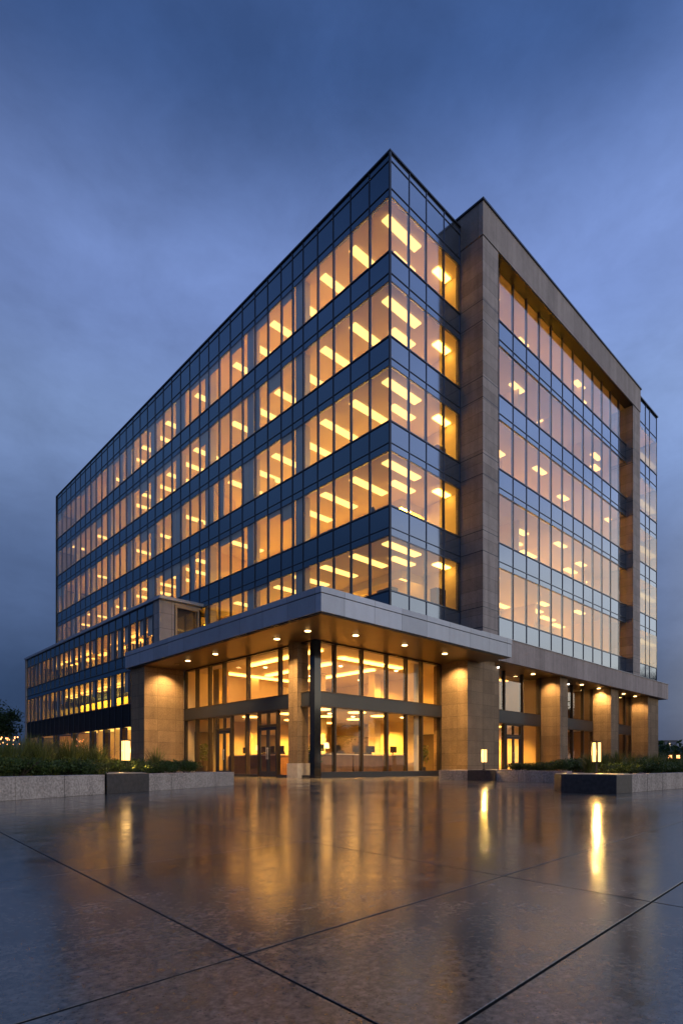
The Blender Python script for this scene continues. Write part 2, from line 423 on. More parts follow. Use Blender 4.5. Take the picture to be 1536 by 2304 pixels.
# --- long left facade, plane X = 0
ymull = [0.0, 1.36, 2.67, 3.96, 5.20, 6.41, 7.35, 8.40, 9.70, 11.0, 12.38, 13.76, 15.12, 16.43, 17.67, 19.02]
while ymull[-1] + 1.36 < YEND - .3: ymull.append(ymull[-1] + 1.36)
ymull.append(YEND)
xmull = [0.0, 1.41, 2.74, 4.21, 5.60]
for i, s in enumerate(S):
    nxt = s + 4.0
    # spandrel bands (glass covered panels between the window rows)
    top = 29.42 if i == 4 else nxt
    hbar('spandrel', M['spandrel'], 'x', 0, 0.02, YEND, s + WH, top, -.012, .12)
    hbar('spandrel', M['spandrel_lit'], 'y', 0, 0.02, 5.65, s + WH, top, -.012, .12)
    for (pl, a1) in (('x', YEND), ('y', 5.65)):
        hbar('transom', M['mullion'], pl, 0, .05, a1, s - .03, s + .02, .036, .03)
        hbar('transom', M['mullion'], pl, 0, .05, a1, s + WH - .04, s + WH + .01, .018, .03)
        hbar('transom', M['mullion'], pl, 0, .05, a1, s + WH + .36, s + WH + .39, .022, .03)
        if i == 4:
            hbar('transom', M['mullion'], pl, 0, .05, a1, 29.05, 29.08, .022, .03)
    for a, b in zip(ymull, ymull[1:]):
        if i == 0 and a > 17.3: continue
        add_window('x', a, b, s, s + WH, 0)
    for a, b in zip(xmull, xmull[1:]): add_window('y', a, b, s, s + WH, 0)
hbar('spandrel', M['spandrel'], 'x', 0, 0.02, YEND, 6.4, S[0], -.012, .12)
hbar('spandrel', M['spandrel_lit'], 'y', 0, 0.02, 5.65, 6.4, S[0], -.012, .12)
for y in ymull[1:-1]: vbar('mullion', M['mullion'], 'x', 0, y, 6.42, 29.40, .034, .026, .02)
for x in xmull[1:]: vbar('mullion', M['mullion'], 'y', 0, x, 6.42, 29.40, .034, .026, .02)
for y in ymull[1:-1]: box('inner_mullion', M['mullion'], B, .022, .11, y - .06, y + .05, 6.5, 29.3)
for x in xmull[1:]: box('inner_mullion', M['mullion'], B, x - .05, x + .05, .022, .11, 6.5, 29.3)
box('corner_post', M['post'], B, -.045, .05, -.045, .05, 6.43, 29.41)
box('corner_post', M['post'], B, -.08, .05, YEND - .05, YEND + .06, 6.43, 29.41)
mb = MB()
mb.box(-.06, .25, -.06, YEND + .08, 29.42, 29.50); mb.box(.25, 5.63, -.06, .25, 29.42, 29.50)
mb.build('parapet_cap', M['mullion'], B)

# --- stone portal
PX0, PX1, PI0, PI1, PY = 5.65, 27.64, 7.12, 26.2, -1.4
mb = MB(); mb.box(PX0, PI0, PY, .3, 7.36, 28.13); mb.build('pilaster', M['stone_portal'], B)
mb = MB(); mb.box(PI1, PX1, PY, .3, 7.36, 28.13); mb.build('pilaster', M['stone_portal'], B)
mb = MB(); mb.box(PX0 - .03, PX1 + .03, PY - .03, .3, 28.17, 29.92); mb.build('lintel_beam', M['stone_beam'], B)
box('beam_cap', M['mullion'], B, PX0 - .10, PX1 + .10, PY - .10, .4, 29.925, 30.02)
box('beam_joint', M['mullion'], B, PX0 + .02, PX1 - .02, PY + .02, .25, 28.13, 28.17)
for z in [s + dz for s in S for dz in (.02, -1.05)]:
    box('stone_joint', M['mullion'], B, PX0 - .003, PI0 + .003, PY - .003, .28, z - .018, z + .018)
    box('stone_joint', M['mullion'], B, PI1 - .003, PX1 + .003, PY - .003, .28, z - .018, z + .018)
PG = -.9
SP = [8.79 + 4.115 * i for i in range(5)]
pm = [PI1 + .1 - 1.525 * k for k in range(13)][::-1]
for i, s in enumerate(SP):
    zt = s + 2.72 if i < 4 else 28.12
    for a, b in zip(pm, pm[1:]): add_window('y', max(a, PI0 - .1), b, s, zt, PG)
    if i < 4:
        hbar('spandrel', M['spandrel_lit'], 'y', PG, PI0, PI1, s + 2.72, SP[i + 1], -.012, .12)
        hbar('transom', M['mullion'], 'y', PG, PI0, PI1, s + 2.69, s + 2.73, .045, .03)
        hbar('transom', M['mullion'], 'y', PG, PI0, PI1, s + 3.06, s + 3.09, .022, .03)
    hbar('transom', M['mullion'], 'y', PG, PI0, PI1, s - .03, s + .02, .036, .03)
hbar('spandrel', M['spandrel_lit'], 'y', PG, PI0, PI1, 7.36, SP[0], -.012, .12)
for x in pm:
    if PI0 < x < PI1: box('inner_mullion', M['mullion'], B, x - .04, x + .04, PG + .022, PG + .11, 7.4, 28.1)
    if PI0 < x < PI1: vbar('mullion', M['mullion'], 'y', PG, x, 7.37, 28.12, .034, .026, .02)
# --- bay at the far right end
EX1 = 32.9
em = [27.64, 28.95, 30.26, 31.2, 32.86]
for i, s in enumerate(SP):
    for a, b in zip(em, em[1:]): add_window('y', a, b, s, s + 2.72, PG)
    hbar('spandrel', M['spandrel_lit'], 'y', PG, PX1, EX1, s + 2.72, SP[i + 1] if i < 4 else 30.15, -.012, .12)
    hbar('transom', M['mullion'], 'y', PG, PX1, EX1, s - .03, s + .02, .036, .03)
    hbar('transom', M['mullion'], 'y', PG, PX1, EX1, s + 3.06, s + 3.09, .022, .03)
hbar('spandrel', M['spandrel_lit'], 'y', PG, PX1, EX1, 7.36, SP[0], -.012, .12)
for x in em[1:]: vbar('mullion', M['mullion'], 'y', PG, x, 7.37, 30.12, .034, .026, .02)
box('parapet_cap', M['mullion'], B, PX1 + .11, EX1 + .08, PG - .1, .4, 30.15, 30.24)
box('end_wall', M['spandrel_lit'], B, EX1 - .05, EX1 + .03, PG + .03, 20, 6.0, 30.14)
# --- fascia and portico below the portal
box('portico_fascia', M['stone_fascia'], B, 4.9, 33.0, -1.75, -1.45, 6.08, 7.33)
box('fascia_return', M['stone_fascia'], B, 32.7, 33.0, -1.448, 1.2, 6.08, 7.33)
box('fascia_cap', M['canopy_cap'], B, 4.9, 33.05, -1.80, -.93, 7.33, 7.36)
PO = box('portico_soffit', M['soffit'], B, 5.1, 32.69, -1.445, 1.0, 6.14, 6.22)
for (x0, x1) in ((14.45, 15.5), (22.3, 23.6), (29.65, 32.0)):
    MB().box(x0, x1, -1.3, .35, 0, 6.135).build('column', M['stone_pier'], B)
# --- entrance canopy
CX0, CY0, CX1, CY1, CZ0, CZ1 = -7.3, -3.4, 5.05, 12.7, 5.80, 6.66
poly = [(CX0, CY0), (CX1, CY0), (CX1, 0.0), (-.15, 0.0), (-.15, CY1), (CX0, CY1)]
CAN = MB().prism(poly, CZ0, CZ1 - .24, 0).build('canopy', M['canopy_metal'], B)
def inset(d): return [(CX0 + d, CY0 + d), (CX1 - d, CY0 + d), (CX1 - d, -.01), (-.16, -.01), (-.16, CY1 - d), (CX0 + d, CY1 - d)]
MB().prism(inset(.03), CZ1 - .24, CZ1 - .215).build('canopy_groove', M['mullion'], CAN)
MB().prism(inset(-.02), CZ1 - .215, CZ1).build('canopy_cap', M['canopy_metal'], CAN)
MB().prism(inset(.07), CZ0 - .035, CZ0).build('canopy_groove', M['mullion'], CAN)
MB().prism(inset(.14), CZ0 - .055, CZ0 - .035).build('soffit', M['soffit'], CAN)
SZ = CZ0 - .055
# --- stone piers of the entrance
MB().box(-7.05, -4.78, 10.9, 12.55, 0, SZ).build('pier', M['stone_pier'], B)
MB().box(3.85, 6.75, -1.68, .4, 0, SZ).build('pier', M['stone_pier'], B)
MB().box(5.06, 6.75, -1.43, .4, SZ, 6.135).build('pier_head', M['stone_pier'], B)
p = MB().box(-4.97, -4.37, .76, 1.36, .62, SZ).build('entrance_column', M['stone_pier'], B)
MB().box(-5.02, -4.32, .71, 1.41, 0, .62).build('column_base', M['stone_pale'], p)

# --- lobby glazing
LX, LY = -4.7, -.05
ly = [10.9, 9.65, 8.35, 6.95, 4.85, 2.35, 1.5, .2]
lx = [-4.45, -3.57, -1.92, -.27, 1.12, 2.30, 3.85]
GZ0, GZ1, HZ0, HZ1 = .12, 3.03, 3.62, SZ - .06
def lobby_bar(pl, a, z0, z1, w=.09):
    if pl == 'x': box('mullion', M['bronze'], B, LX - .05, LX + .16, a - w / 2, a + w / 2, z0, z1)
    else: box('mullion', M['bronze'], B, a - w / 2, a + w / 2, LY - .05, LY + .16, z0, z1)
for y in ly[1:-1]:
    lobby_bar('x', y, HZ0, HZ1)
for y in (9.65, 8.35, 4.93): lobby_bar('x', y, GZ0, GZ1)
for x in lx[1:-1]:
    lobby_bar('y', x, HZ0, HZ1); lobby_bar('y', x, .26, GZ1)
box('mullion', M['bronze'], B, 3.72, 3.845, LY - .05, LY + .16, .26, HZ1)
box('mullion', M['bronze'], B, LX - .05, LX + .16, 10.77, 10.895, GZ0, HZ1)
box('corner_post', M['blackpost'], B, LX - .08, LX + .27, LY - .08, LY + .22, 0, SZ)
for a, b in zip(ly[1:], ly): add_window('x', a, b, HZ0, HZ1, LX, 'glass_lobby')
for a, b in zip(lx, lx[1:]):
    add_window('y', a, b, HZ0, HZ1, LY, 'glass_lobby'); add_window('y', a, b, .26, GZ1, LY, 'glass_lobby')
DOORS = [(6.15, 7.60), (2.42, 3.95)]
for a, b in ((9.65, 10.9), (8.35, 9.65), (7.6, 8.35), (4.93, 6.15), (3.95, 4.93), (.2, 2.42)):
    add_window('x', a, b, GZ0, GZ1, LX, 'glass_lobby')
box('storey_band', M['band'], B, LX - .07, LX + .2, .23, 10.895, GZ1, HZ0 - .03)
box('storey_band', M['band'], B, LX + .28, 3.845, LY - .07, LY + .2, GZ1, HZ0 - .03)
for pl in ('x', 'y'):
    for z in (GZ1 - .04, HZ0 - .03):
        if pl == 'x': box('transom', M['bronze'], B, LX - .085, LX + .19, .24, 10.89, z, z + .04)
        else: box('transom', M['bronze'], B, LX + .29, 3.84, LY - .085, LY + .19, z, z + .04)
box('transom', M['bronze'], B, LX - .06, LX + .15, .24, 10.76, HZ1, SZ - .002)
box('transom', M['bronze'], B, LX + .28, 3.71, LY - .06, LY + .15, HZ1, SZ - .002)
box('lobby_kerb', M['mullion'], B, LX + .28, 3.845, LY - .09, LY + .18, 0, .255)
for a, b in ((7.62, 10.76), (3.97, 6.13), (.24, 2.40)):
    box('lobby_kerb', M['mullion'], B, LX - .07, LX + .17, a, b, 0, .115)

def door(pl, a0, a1, p, zt, parent=B):
    """a pair of glazed leaves below a glazed overlight"""
    def bx(mb, u0, u1, w0, w1, z0, z1):
        if pl == 'x': mb.box(p + w0, p + w1, u0, u1, z0, z1)
        else: mb.box(u0, u1, p + w0, p + w1, z0, z1)
    fr = MB()
    for u in (a0, a1 - .09): bx(fr, u, u + .09, -.07, .10, 0, zt)
    bx(fr, a0 + .09, a1 - .09, -.068, .098, 2.28, 2.38); bx(fr, a0 + .09, a1 - .09, -.066, .096, zt - .08, zt - .002)
    bx(fr, (a0 + a1) / 2 - .03, (a0 + a1) / 2 + .03, -.064, .094, 2.381, zt - .081)
    root = fr.build('door_frame', M['bronze'], parent)
    mid = (a0 + a1) / 2
    for (u0, u1, hs) in ((a0 + .10, mid - .004, 1), (mid + .004, a1 - .10, -1)):
        d = MB()
        for u in (u0, u1 - .10): bx(d, u, u + .10, -.03, .03, .02, 2.27)
        for z0, z1 in ((.02, .26), (2.13, 2.269)): bx(d, u0 + .10, u1 - .10, -.029, .029, z0, z1)
        o = d.build('door', M['mullion'], parent)
        h = MB(); u = u1 - .05 if hs > 0 else u0 + .05
        bx(h, u - .012, u + .012, -.09, -.065, .80, 1.35)
        for z in (.85, 1.28): bx(h, u - .01, u + .01, -.066, -.03, z, z + .02)
        h.build('handle', M['canopy_cap'], o)
        add_window(pl, u0 + .10, u1 - .10, .26, 2.13, p, 'glass_lobby')
    add_window(pl, a0 + .09, a1 - .09, 2.38, zt - .08, p, 'glass_lobby')
for a, b in DOORS: door('x', a, b, LX, GZ1 - .045)

# --- portico glazing at Y = 0
for bi, (x0, x1, cuts, dr) in enumerate(((6.76, 14.44, [8.3, 10.1, 12.2], (10.25, 12.05)), (15.51, 22.29, [17.2, 19.0, 20.7], None), (23.61, 29.64, [25.2, 27.0, 28.4], None))):
    xs = [x0] + cuts + [x1]
    for a, b in zip(xs, xs[1:]): add_window('y', a, b, 3.78, 6.1, .05, 'glass')
    for a, b in zip(xs, xs[1:]):
        if dr and abs(a - cuts[1]) < .01: continue
        add_window('y', a, b, .1, 3.0, .05, 'glass_lobby')
    for x in cuts: vbar('mullion', M['bronze'], 'y', .05, x, .1, 6.13, .11, .08, .14)
    box('mullion', M['bronze'], B, x0, x0 + .12, -.03, .2, .1, 6.13); box('mullion', M['bronze'], B, x1 - .12, x1, -.03, .2, .1, 6.13)
    box('storey_band', M['band'], B, x0 + .13, x1 - .13, -.06, .2, 3.06, 3.74)
    hbar('transom', M['bronze'], 'y', .05, x0 + .13, x1 - .13, 3.01, 3.055, .13, .1)
    hbar('transom', M['bronze'], 'y', .05, x0 + .13, x1 - .13, 3.745, 3.78, .13, .1)
    if dr: door('y', dr[0], dr[1], .05, 3.0)
    box('lobby_kerb', M['mullion'], B, x0, (dr[0] if dr else x1), -.04, .2, 0, .1)
    if dr: box('lobby_kerb', M['mullion'], B, dr[1], x1, -.04, .2, 0, .1)

# --- left wing, plane X = -3.05
WX, WY0, WY1, WZ = -3.05, 17.4, 47.6, 11.62
WROW = [(8.41, 10.54), (4.92, 7.26)]
wn = 23; ws = (WY1 - .35 - WY0 - .9) / wn
wy = [WY0 + .9 + ws * k for k in range(wn + 1)]
hbar('wing_spandrel', M['spandrel'], 'x', WX, WY0 + .9, WY1 - .3, 10.54, 11.42, -.012, .12)
hbar('wing_spandrel', M['spandrel'], 'x', WX, WY0 + .9, WY1 - .3, 7.26, 8.41, -.012, .12)
hbar('wing_black_band', M['black_panel'], 'x', WX, WY0 + .02, WY1 - .3, 3.30, 4.92, -.008, .12)
for z in (4.92, 7.26, 7.62, 8.41, 10.54):
    hbar('transom', M['mullion'], 'x', WX, WY0 + .9, WY1 - .3, z - .03, z + .03, .05, .03)
for k, y in enumerate(wy):
    w = .36 if 0 < k < wn else .16
    vbar('mullion', M['mullion'], 'x', WX, y, 4.93, 7.25, w, .04, .05)
    vbar('mullion', M['mullion'], 'x', WX, y, 8.42, 10.53, w, .04, .05)
    vbar('panel_joint', M['mullion'], 'x', WX, y, 10.57, 11.4, .045, .03, .02)
    vbar('panel_joint', M['mullion'], 'x', WX, y, 7.65, 8.38, .045, .03, .02)
    vbar('panel_joint', M['mullion'], 'x', WX, y, 3.35, 4.88, .05, .03, .02)
for (z0, z1) in WROW:
    for a, b in zip(wy, wy[1:]): add_window('x', a + .17, b - .17, z0, z1, WX, 'glass_lobby')
gy = [WY0 + .4, 21.2, 23.3, 26.5, 29.3, 33.6, 38.3, 43.0, 47.2]
for a, b in zip(gy, gy[1:]): add_window('x', a + .2, b - .2, .1, 3.3, WX, 'glass_lobby')
for y in gy: vbar('mullion', M['blackpost'], 'x', WX, y, 0, 3.29, .42, .12, .3)
box('wing_end_pier', M['wing_stone'], B, WX - .1, WX + .3, WY1 - .3, WY1 + .05, 0, 11.42)
MB().box(WX - .012, -2.0, WY0, WY0 + .9, 6.5, 11.42).build('wing_corner', M['wing_stone'], B)
mb = MB().box(WX - .14, .05, WY0 - .3, WY1 + .15, 11.42, 11.62)
mb.build('wing_roof', M['canopy_cap'], B)
fr = MB()
fr.box(-1.95, -1.82, WY0 - .05, WY0 + .15, 6.5, 11.25); fr.box(-.30, -.20, WY0 - .05, WY0 + .15, 6.5, 11.25); fr.box(-1.82, -.30, WY0 - .05, WY0 + .15, 11.08, 11.25)
fr.build('window_surround', principled('pale_bronze_frame', (.38, .29, .19), .5, .3), B)
add_window('y', -1.82, -.30, 6.5, 11.08, WY0 + .05)
box('partition', M['int_dark'], B, -2.4, .1, WY0 + .55, WY0 + .62, 6.5, 11.25)  # dark screen added behind this window to block the wing lights
box('wing_soffit_band', M['wing_stone'], B, -1.98, .03, WY0 + .0, WY0 + .5, 11.26, 11.415)

# --- closing walls, roofs
box('roof', M['roof'], B, .13, 32.8, .45, YEND - .1, 29.0, 29.3)
box('rear_wall', M['concrete'], B, 20, 20.3, 8, YEND, 0, 29.0)
box('rear_wall', M['concrete'], B, 20.3, 32.8, 19.6, 20, 0, 29.0)
box('side_wall', M['concrete'], B, .06, 20, YEND - .02, YEND + .05, 0, 29.0)
box('side_wall', M['concrete'], B, WX + .31, .055, YEND - .02, YEND + .03, 0, 11.4)
box('roof', M['roof'], B, PI0, 32.8, -.7, .44, 28.6, 29.0)

# --- interior floors, ceilings, walls
def rooms(x0, x1, y0, y1, levels, h_floor, h_ceil, next_h):
    for s in levels:
        mb = MB().box(x0, x1, y0, y1, s + h_ceil, s + next_h, 0, 1, 0)
        mb.build('floor_slab', [M['int_ceil'], M['int_floor']], B)
    s = levels[0]; MB().box(x0, x1, y0, y1, s + next_h - 4.4, s + h_floor).build('floor_slab', M['int_floor'], B)
rooms(.13, 6.2, .13, YEND - .2, S, -.62, 2.72, 3.38)
rooms(6.42, 27.3, -.76, 7, SP, -.62, 2.85, 3.49)
rooms(27.5, 32.8, -.76, 6, SP, -.62, 2.85, 3.49)
box('interior_wall', M['int_wall'], B, 6.2, 6.42, .32, YEND - .2, 7.0, 28.9)
box('interior_wall', M['int_wall'], B, 6.42, 27.3, 7, 7.2, 7.0, 28.6)
box('interior_wall', M['int_wall'], B, 27.3, 27.5, .32, 7, 7.0, 28.6)
box('interior_wall', M['int_wall'], B, 27.5, 32.8, 6, 6.2, 7.0, 28.6)
# partitions
for i, s in enumerate(S):
    for y in (7.05, 12.2, 16.9, 21.4, 26.0, 30.9, 36.1, 41.8):
        if random.random() < .45 and not (i == 0 and y > 17):
            d = random.choice((2.5, 4.0, 6.05))
            box('partition', M['int_wall'], B, .9 if random.random() < .5 else 2.2, .15 + d, y + .3, y + .42, s - .62, s + 2.72)
for i, s in enumerate(SP):
    for x in (12.2, 16.5, 21.0, 24.4):
        if random.random() < .5: box('partition', M['int_wall'], B, x, x + .12, random.choice((.3, 1.5)), 7, s - .62, s + 2.85)
# columns just behind the glass
for y in (6.90, 11.7, 16.8, 21.05, 25.2, 29.6, 33.9, 38.3, 42.6):
    MB().box(.16, .62, y - .36, y + .34, 6.5, 28.9).build('interior_column', M['int_col'], B)
# ceiling lights, plus fill strips added deep in the rooms
LIGHTS = []
def strip(x0, x1, y0, y1, zc, mat):
    o = MB().box(x0, x1, y0, y1, zc - .07, zc + .01)
    LIGHTS.append((min(depth(x0, y0), depth(x1, y1)), o, mat))
for i, s in enumerate(S):
    zc = s + 2.72
    y = .75
    while y < YEND - 1.5:
        skip = False
        for c in (6.90, 11.7, 16.8, 21.05, 25.2, 29.6, 33.9, 38.3, 42.6):
            if abs(y + .2 - c) < .55: skip = True
        if not skip and not (y > 8 and random.random() < .18) and not (i == 0 and y > 19):
            x0 = .75 + (0 if y < 7 else random.uniform(-.1, .5))
            strip(x0, x0 + 2.5, y, y + .46, zc, 'strip')
        y += 2.32
    strip(2.5, 4.2, 1.9, 2.35, zc, 'strip'); strip(4.9, 6.0, .9, 1.3, zc, 'strip4'); strip(4.9, 6.0, 3.2, 4.1, zc, 'strip2' if i else 'strip')
    y = 5.2 if i else 9.0
    while y < YEND - 3:
        if not (i == 0 and y > 19): strip(4.75, 5.95, y, y + 1.4, zc, random.choice(('strip2', 'strip2', 'fill_strip_soft', 'fill_strip_pale')))  # added fill strips, screened from outside by the baffle
        y += 3.1
for i, s in enumerate(SP):
    for k, x in enumerate((8.3, 11.2, 14.1, 17.0, 19.9, 22.8, 25.4)):
        strip(x, x + 1.9, 2.1 + .5 * ((k + i) % 3), 2.55 + .5 * ((k + i) % 3), s + 2.85, 'strip')
        strip(x, x + 1.6, 4.7, 5.6, s + 2.85, 'strip2')  # fill strip added at the back of the portal rooms
        if (k * 7 + i * 3) % 4 == 0: strip(x + .3, x + 1.6, .2, .55, s + 2.85, 'strip')
        if (k * 5 + i * 2) % 3 == 0: strip(x - .6, x + .5, .9, 1.3, s + 2.85, 'strip')
    for y in (.6, 2.6): strip(28.2, 32.0, y, y + .5, s + 2.85, 'strip')
    strip(28.4, 31.6, 4.6, 5.7, s + 2.85, 'fill_strip_soft')  # fill strip added at the back of the end bay
LIGHTS.sort(key=lambda t: t[0])
for d, o, m in LIGHTS[:92]: o.build('ceiling_light', M[m], B)  # some of these are the added fill strips
rest = {}
for d, o, m in LIGHTS[92:]:
    t = rest.setdefault('all', MB()); k = len(t.v)
    t.v += o.v; t.f += [tuple(q + k for q in f) for f in o.f]; t.m += [['strip', 'strip2', 'fill_strip_soft', 'fill_strip_pale', 'strip4'].index(m)] * len(o.f)
tag(rest['all'].build('ceiling_lights', [M['strip'], M['strip2'], M['fill_strip_soft'], M['fill_strip_pale'], M['strip4']], B), kind='stuff')
for i, s in enumerate(S):
    box('fill_baffle', M['int_ceil'], B, 4.35, 4.45, 3.02, YEND - .25, s + 2.28, s + 2.72)  # baffle added to hide the fill strips from outside
    box('fill_baffle', M['int_ceil'], B, 4.46, 6.18, 3.02, 3.12, s + 2.28, s + 2.72)
for i, s in enumerate(SP):
    box('fill_baffle', M['int_ceil'], B, 6.5, 27.2, 4.1, 4.2, s + 2.35, s + 2.85)  # also added, it hides the fill strips of the portal rooms
# blinds and curtains inside some windows
nb = 0
for i, s in enumerate(S):
    for a, b in zip(ymull, ymull[1:]):
        if a < 6.5 or (i == 0 and a > 17): continue
        r = random.random()
        if nb < 96 and r < .34:
            dz = random.choice((.25, .4, .4, .8))
            box('window_blind', M['blind'], B, .10, .125, a + .06, b - .06, s + WH - dz, s + WH + .05); nb += 1
        elif nb < 96 and r < .52:
            w = random.uniform(.2, .45)
            box('curtain', M['blind'], B, .11, .20, b - .05 - w, b - .05, s - .5, s + WH + .05); nb += 1
# --- wing interior
for (fz, cz) in ((7.75, 10.7), (4.3, 7.35)):
    MB().box(WX + .13, 2.2, WY0 + .95, WY1 - .35, cz, cz + .35, 0, 1).build('floor_slab', [M['int_ceil'], M['int_floor']], B)
MB().box(WX + .13, 2.2, WY0 + .95, WY1 - .35, 3.45, 4.25).build('floor_slab', [M['int_ceil']], B)
MB().box(WX + .02, 2.2, WY0 + .1, WY1 - .35, -.02, .03).build('floor_slab', [M['int_floor']], B)
box('interior_wall', M['int_wall'], B, 2.2, 2.4, WY0, WY1, 0, 11.3)
box('interior_wall', M['int_wall'], B, WX + .32, 2.2, WY0 + .92, WY0 + 1.05, 0, 6.4)
for cz in (10.7, 7.35, 3.45):
    box('fill_baffle', M['int_ceil'], B, .75, .85, WY0 + 1.1, WY1 - .4, cz - .55, cz - .002)  # baffle added to keep the wing's fill strips out of view
    for q in range(7):
        y = WY0 + 1.6 + q * 4.15
        pass
        MB().box(1.15, 2.1, y, y + 3.0, cz - .07, cz - .003).build('wing_ceiling_light', M['wing_fill'], B)  # fill strip added behind the baffle to brighten the wing
k = 0
for (fz, cz) in ((7.75, 10.7), (4.3, 7.35)):
    y = WY0 + 1.8
    while y < WY1 - 3:
        if k % 5 != 3: MB().box(-1.6, -1.3, y, y + 2.6, cz - .3, cz - .2).build('wing_ceiling_light', M['dim_glow'] if k % 3 else M['strip3'], B)
        MB().box(-.2, .4, y, y + 1.8, cz - .06, cz).build('wing_ceiling_light', M['dim_glow'], B)
        y += 3.7; k += 1
for k, y in enumerate((21.5, 24.6, 27.7, 31, 35, 39)):
    MB().box(-2.2, -.4, y, y + 2.2, 3.35, 3.44).build('wing_ceiling_light', M['strip3'] if k < 4 else M['int_dark'], B)
for y in (26.6, 30.2, 35.0, 40.5): box('partition', M['int_wall'], B, -2.3 + .02 * (y - 26), 2.2, y, y + .12, .03, 3.45)
for k, (a, b) in enumerate(zip(wy, wy[1:])):
    for (z0, z1) in WROW:
        if random.random() < .55:
            lo = random.choice((z0 - .1, z0 + .9, z0 + 1.1))
            box('window_blind', M['blind'], B, WX + .13, WX + .16, a + .1, b - .1, lo, z1 + .05)
def spot(name, loc, power, size=R(95), blend=.7, col=(1, .60, .22), target=None):
    ld = bpy.data.lights.new(name, 'SPOT'); ld.energy = power; ld.spot_size = size; ld.spot_blend = blend
    ld.color = col; ld.shadow_soft_size = .06
    o = bpy.data.objects.new(name, ld); C.objects.link(o); o.location = loc
    if target is not None:
        o.rotation_euler = (Vector(target) - Vector(loc)).to_track_quat('-Z', 'Y').to_euler()
    return o
# --- lobby interior
MB().box(LX + .2, 6.0, .2, 10.75, -.02, .035).build('lobby_floor', M['int_floor'], B)
MB().box(LX + .21, 6.0, .16, 10.75, 3.10, 3.55, 0, 1).build('floor_slab', [M['int_ceil'], M['int_floor']], B)
MB().box(LX + .22, 6.0, .17, 10.75, SZ - .055, SZ + .3).build('lobby_ceiling', M['int_ceil'], B)
box('interior_wall', M['int_wall'], B, 6.0, 6.2, .41, 10.9, 0, 6.3)
box('interior_wall', M['int_wall'], B, -4.6, 6.0, 10.76, 10.9, 0, 6.3)
for (x0, x1, y0, y1) in ((2.35, 2.95, .5, 1.1), (-3.9, -3.3, 8.7, 9.3), (1.0, 1.5, 6.2, 6.7), (3.4, 3.9, 4.2, 4.7), (-1.2, -.7, 9.6, 10.1)):
    MB().box(x0, x1, y0, y1, .035, 3.10).build('interior_column', M['curtain'] if x0 < -3 else M['int_wall'], B)
    MB().box(x0, x1, y0, y1, 3.55, SZ - .055).build('interior_column', M['curtain'] if x0 < -3 else M['int_wall'], B)
for (x, y) in ((-2.9, 1.6), (-.6, 1.6), (1.6, 2.2), (-2.6, 4.4), (-.2, 4.2), (2.2, 4.6), (-2.9, 7.2), (0, 7.4), (3.0, 7.6), (4.6, 2.4)):
    MB().cyl(x, y, 3.06, 3.105, .42, 20).build('ceiling_light', M['lobby_glow'], B)
for (x0, x1, y0, y1) in ((-3.6, -3.3, 1.0, 6.5), (-1.6, 2.8, 1.6, 1.9), (-1.0, -.7, 3.2, 8.6), (1.9, 2.2, 3.0, 9.0), (-3.4, 1.5, 9.3, 9.6)):
    MB().box(x0, x1, y0, y1, SZ - .16, SZ - .10).build('ceiling_light', M['lobby_glow'], B)
box('mezzanine_wall', M['panel_beige'], B, -2.2, 1.8, 5.6, 5.75, 3.55, 4.6)
box('partition', M['int_dark'], B, 3.0, 5.9, 6.9, 7.0, .035, 2.3)
box('partition', M['panel_beige'], B, -1.4, .5, 5.0, 5.1, 2.2, 3.1)
box('partition', M['int_dark'], B, -.2, 1.4, 10.6, 10.75, .035, 2.4)
box('partition', M['int_dark'], B, 5.85, 5.99, 1.5, 3.4, .035, 2.3)
box('partition', M['int_dark'], B, -4.2, -2.9, 10.6, 10.75, .035, 2.4)
def room_fill_lamp(x, y, z, power):  # downlight and spot added to brighten the rooms behind the glass
    MB().cyl(x, y, z - .03, z, .09, 14).build('downlight', M['spot'], B)
    spot('room_fill_lamp', (x, y, z - .05), power, R(150), .6, (1, .46, .06))
for (x, y) in ((-3.2, 3.0), (-1.2, 2.9), (.9, 3.4), (3.2, 2.0), (-2.0, 6.0), (.8, 5.6), (-2.2, 8.6), (2.0, 8.8), (4.6, 5.4)):
    room_fill_lamp(x, y, 3.095, 1600)
for (x, y) in ((-3.0, 2.6), (.2, 3.6), (3.4, 2.6), (-2.4, 6.6), (1.2, 7.2), (4.4, 6.4)):
    room_fill_lamp(x, y, SZ - .06, 1500)
for x, w in ((8.2, 1300), (11.0, 1300), (13.2, 1300), (17.4, 330), (20.2, 330), (25.2, 220), (27.6, 220)):
    room_fill_lamp(x, 2.9, 3.095, w)
# --- portico rooms
box('interior_wall', M['int_wall'], B, 6.4, 29.7, 5.0, 5.2, 0, 6.3)
MB().box(6.3, 29.7, .25, 5.0, 3.1, 3.7, 0, 1).build('floor_slab', [M['int_ceil'], M['int_floor']], B)
MB().box(6.3, 29.7, .25, 5.0, -.02, .03).build('floor_slab', [M['int_floor']], B)
MB().box(6.3, 29.7, 1.01, 5.0, 6.15, 6.4).build('floor_slab', [M['int_ceil']], B)
for x in (6.3, 14.9, 22.9, 29.6): box('partition', M['int_wall'] if x < 15 else M['wood_rack'], B, x, x + .1, .36, 5, .03, 6.14)
for (x, m) in ((8.0, 'lobby_glow'), (10.6, 'lobby_glow'), (12.9, 'lobby_glow'), (17.0, 'dim_glow'), (20.2, 'dim_glow'), (25.0, 'dim_glow'), (27.5, 'dim_glow')):
    MB().box(x, x + .5, 2.2, 2.7, 3.05, 3.105).build('ceiling_light', M[m], B)
    MB().box(x, x + 1.0, 2.0, 2.3, 6.08, 6.145).build('ceiling_light', M['dim_glow'], B)

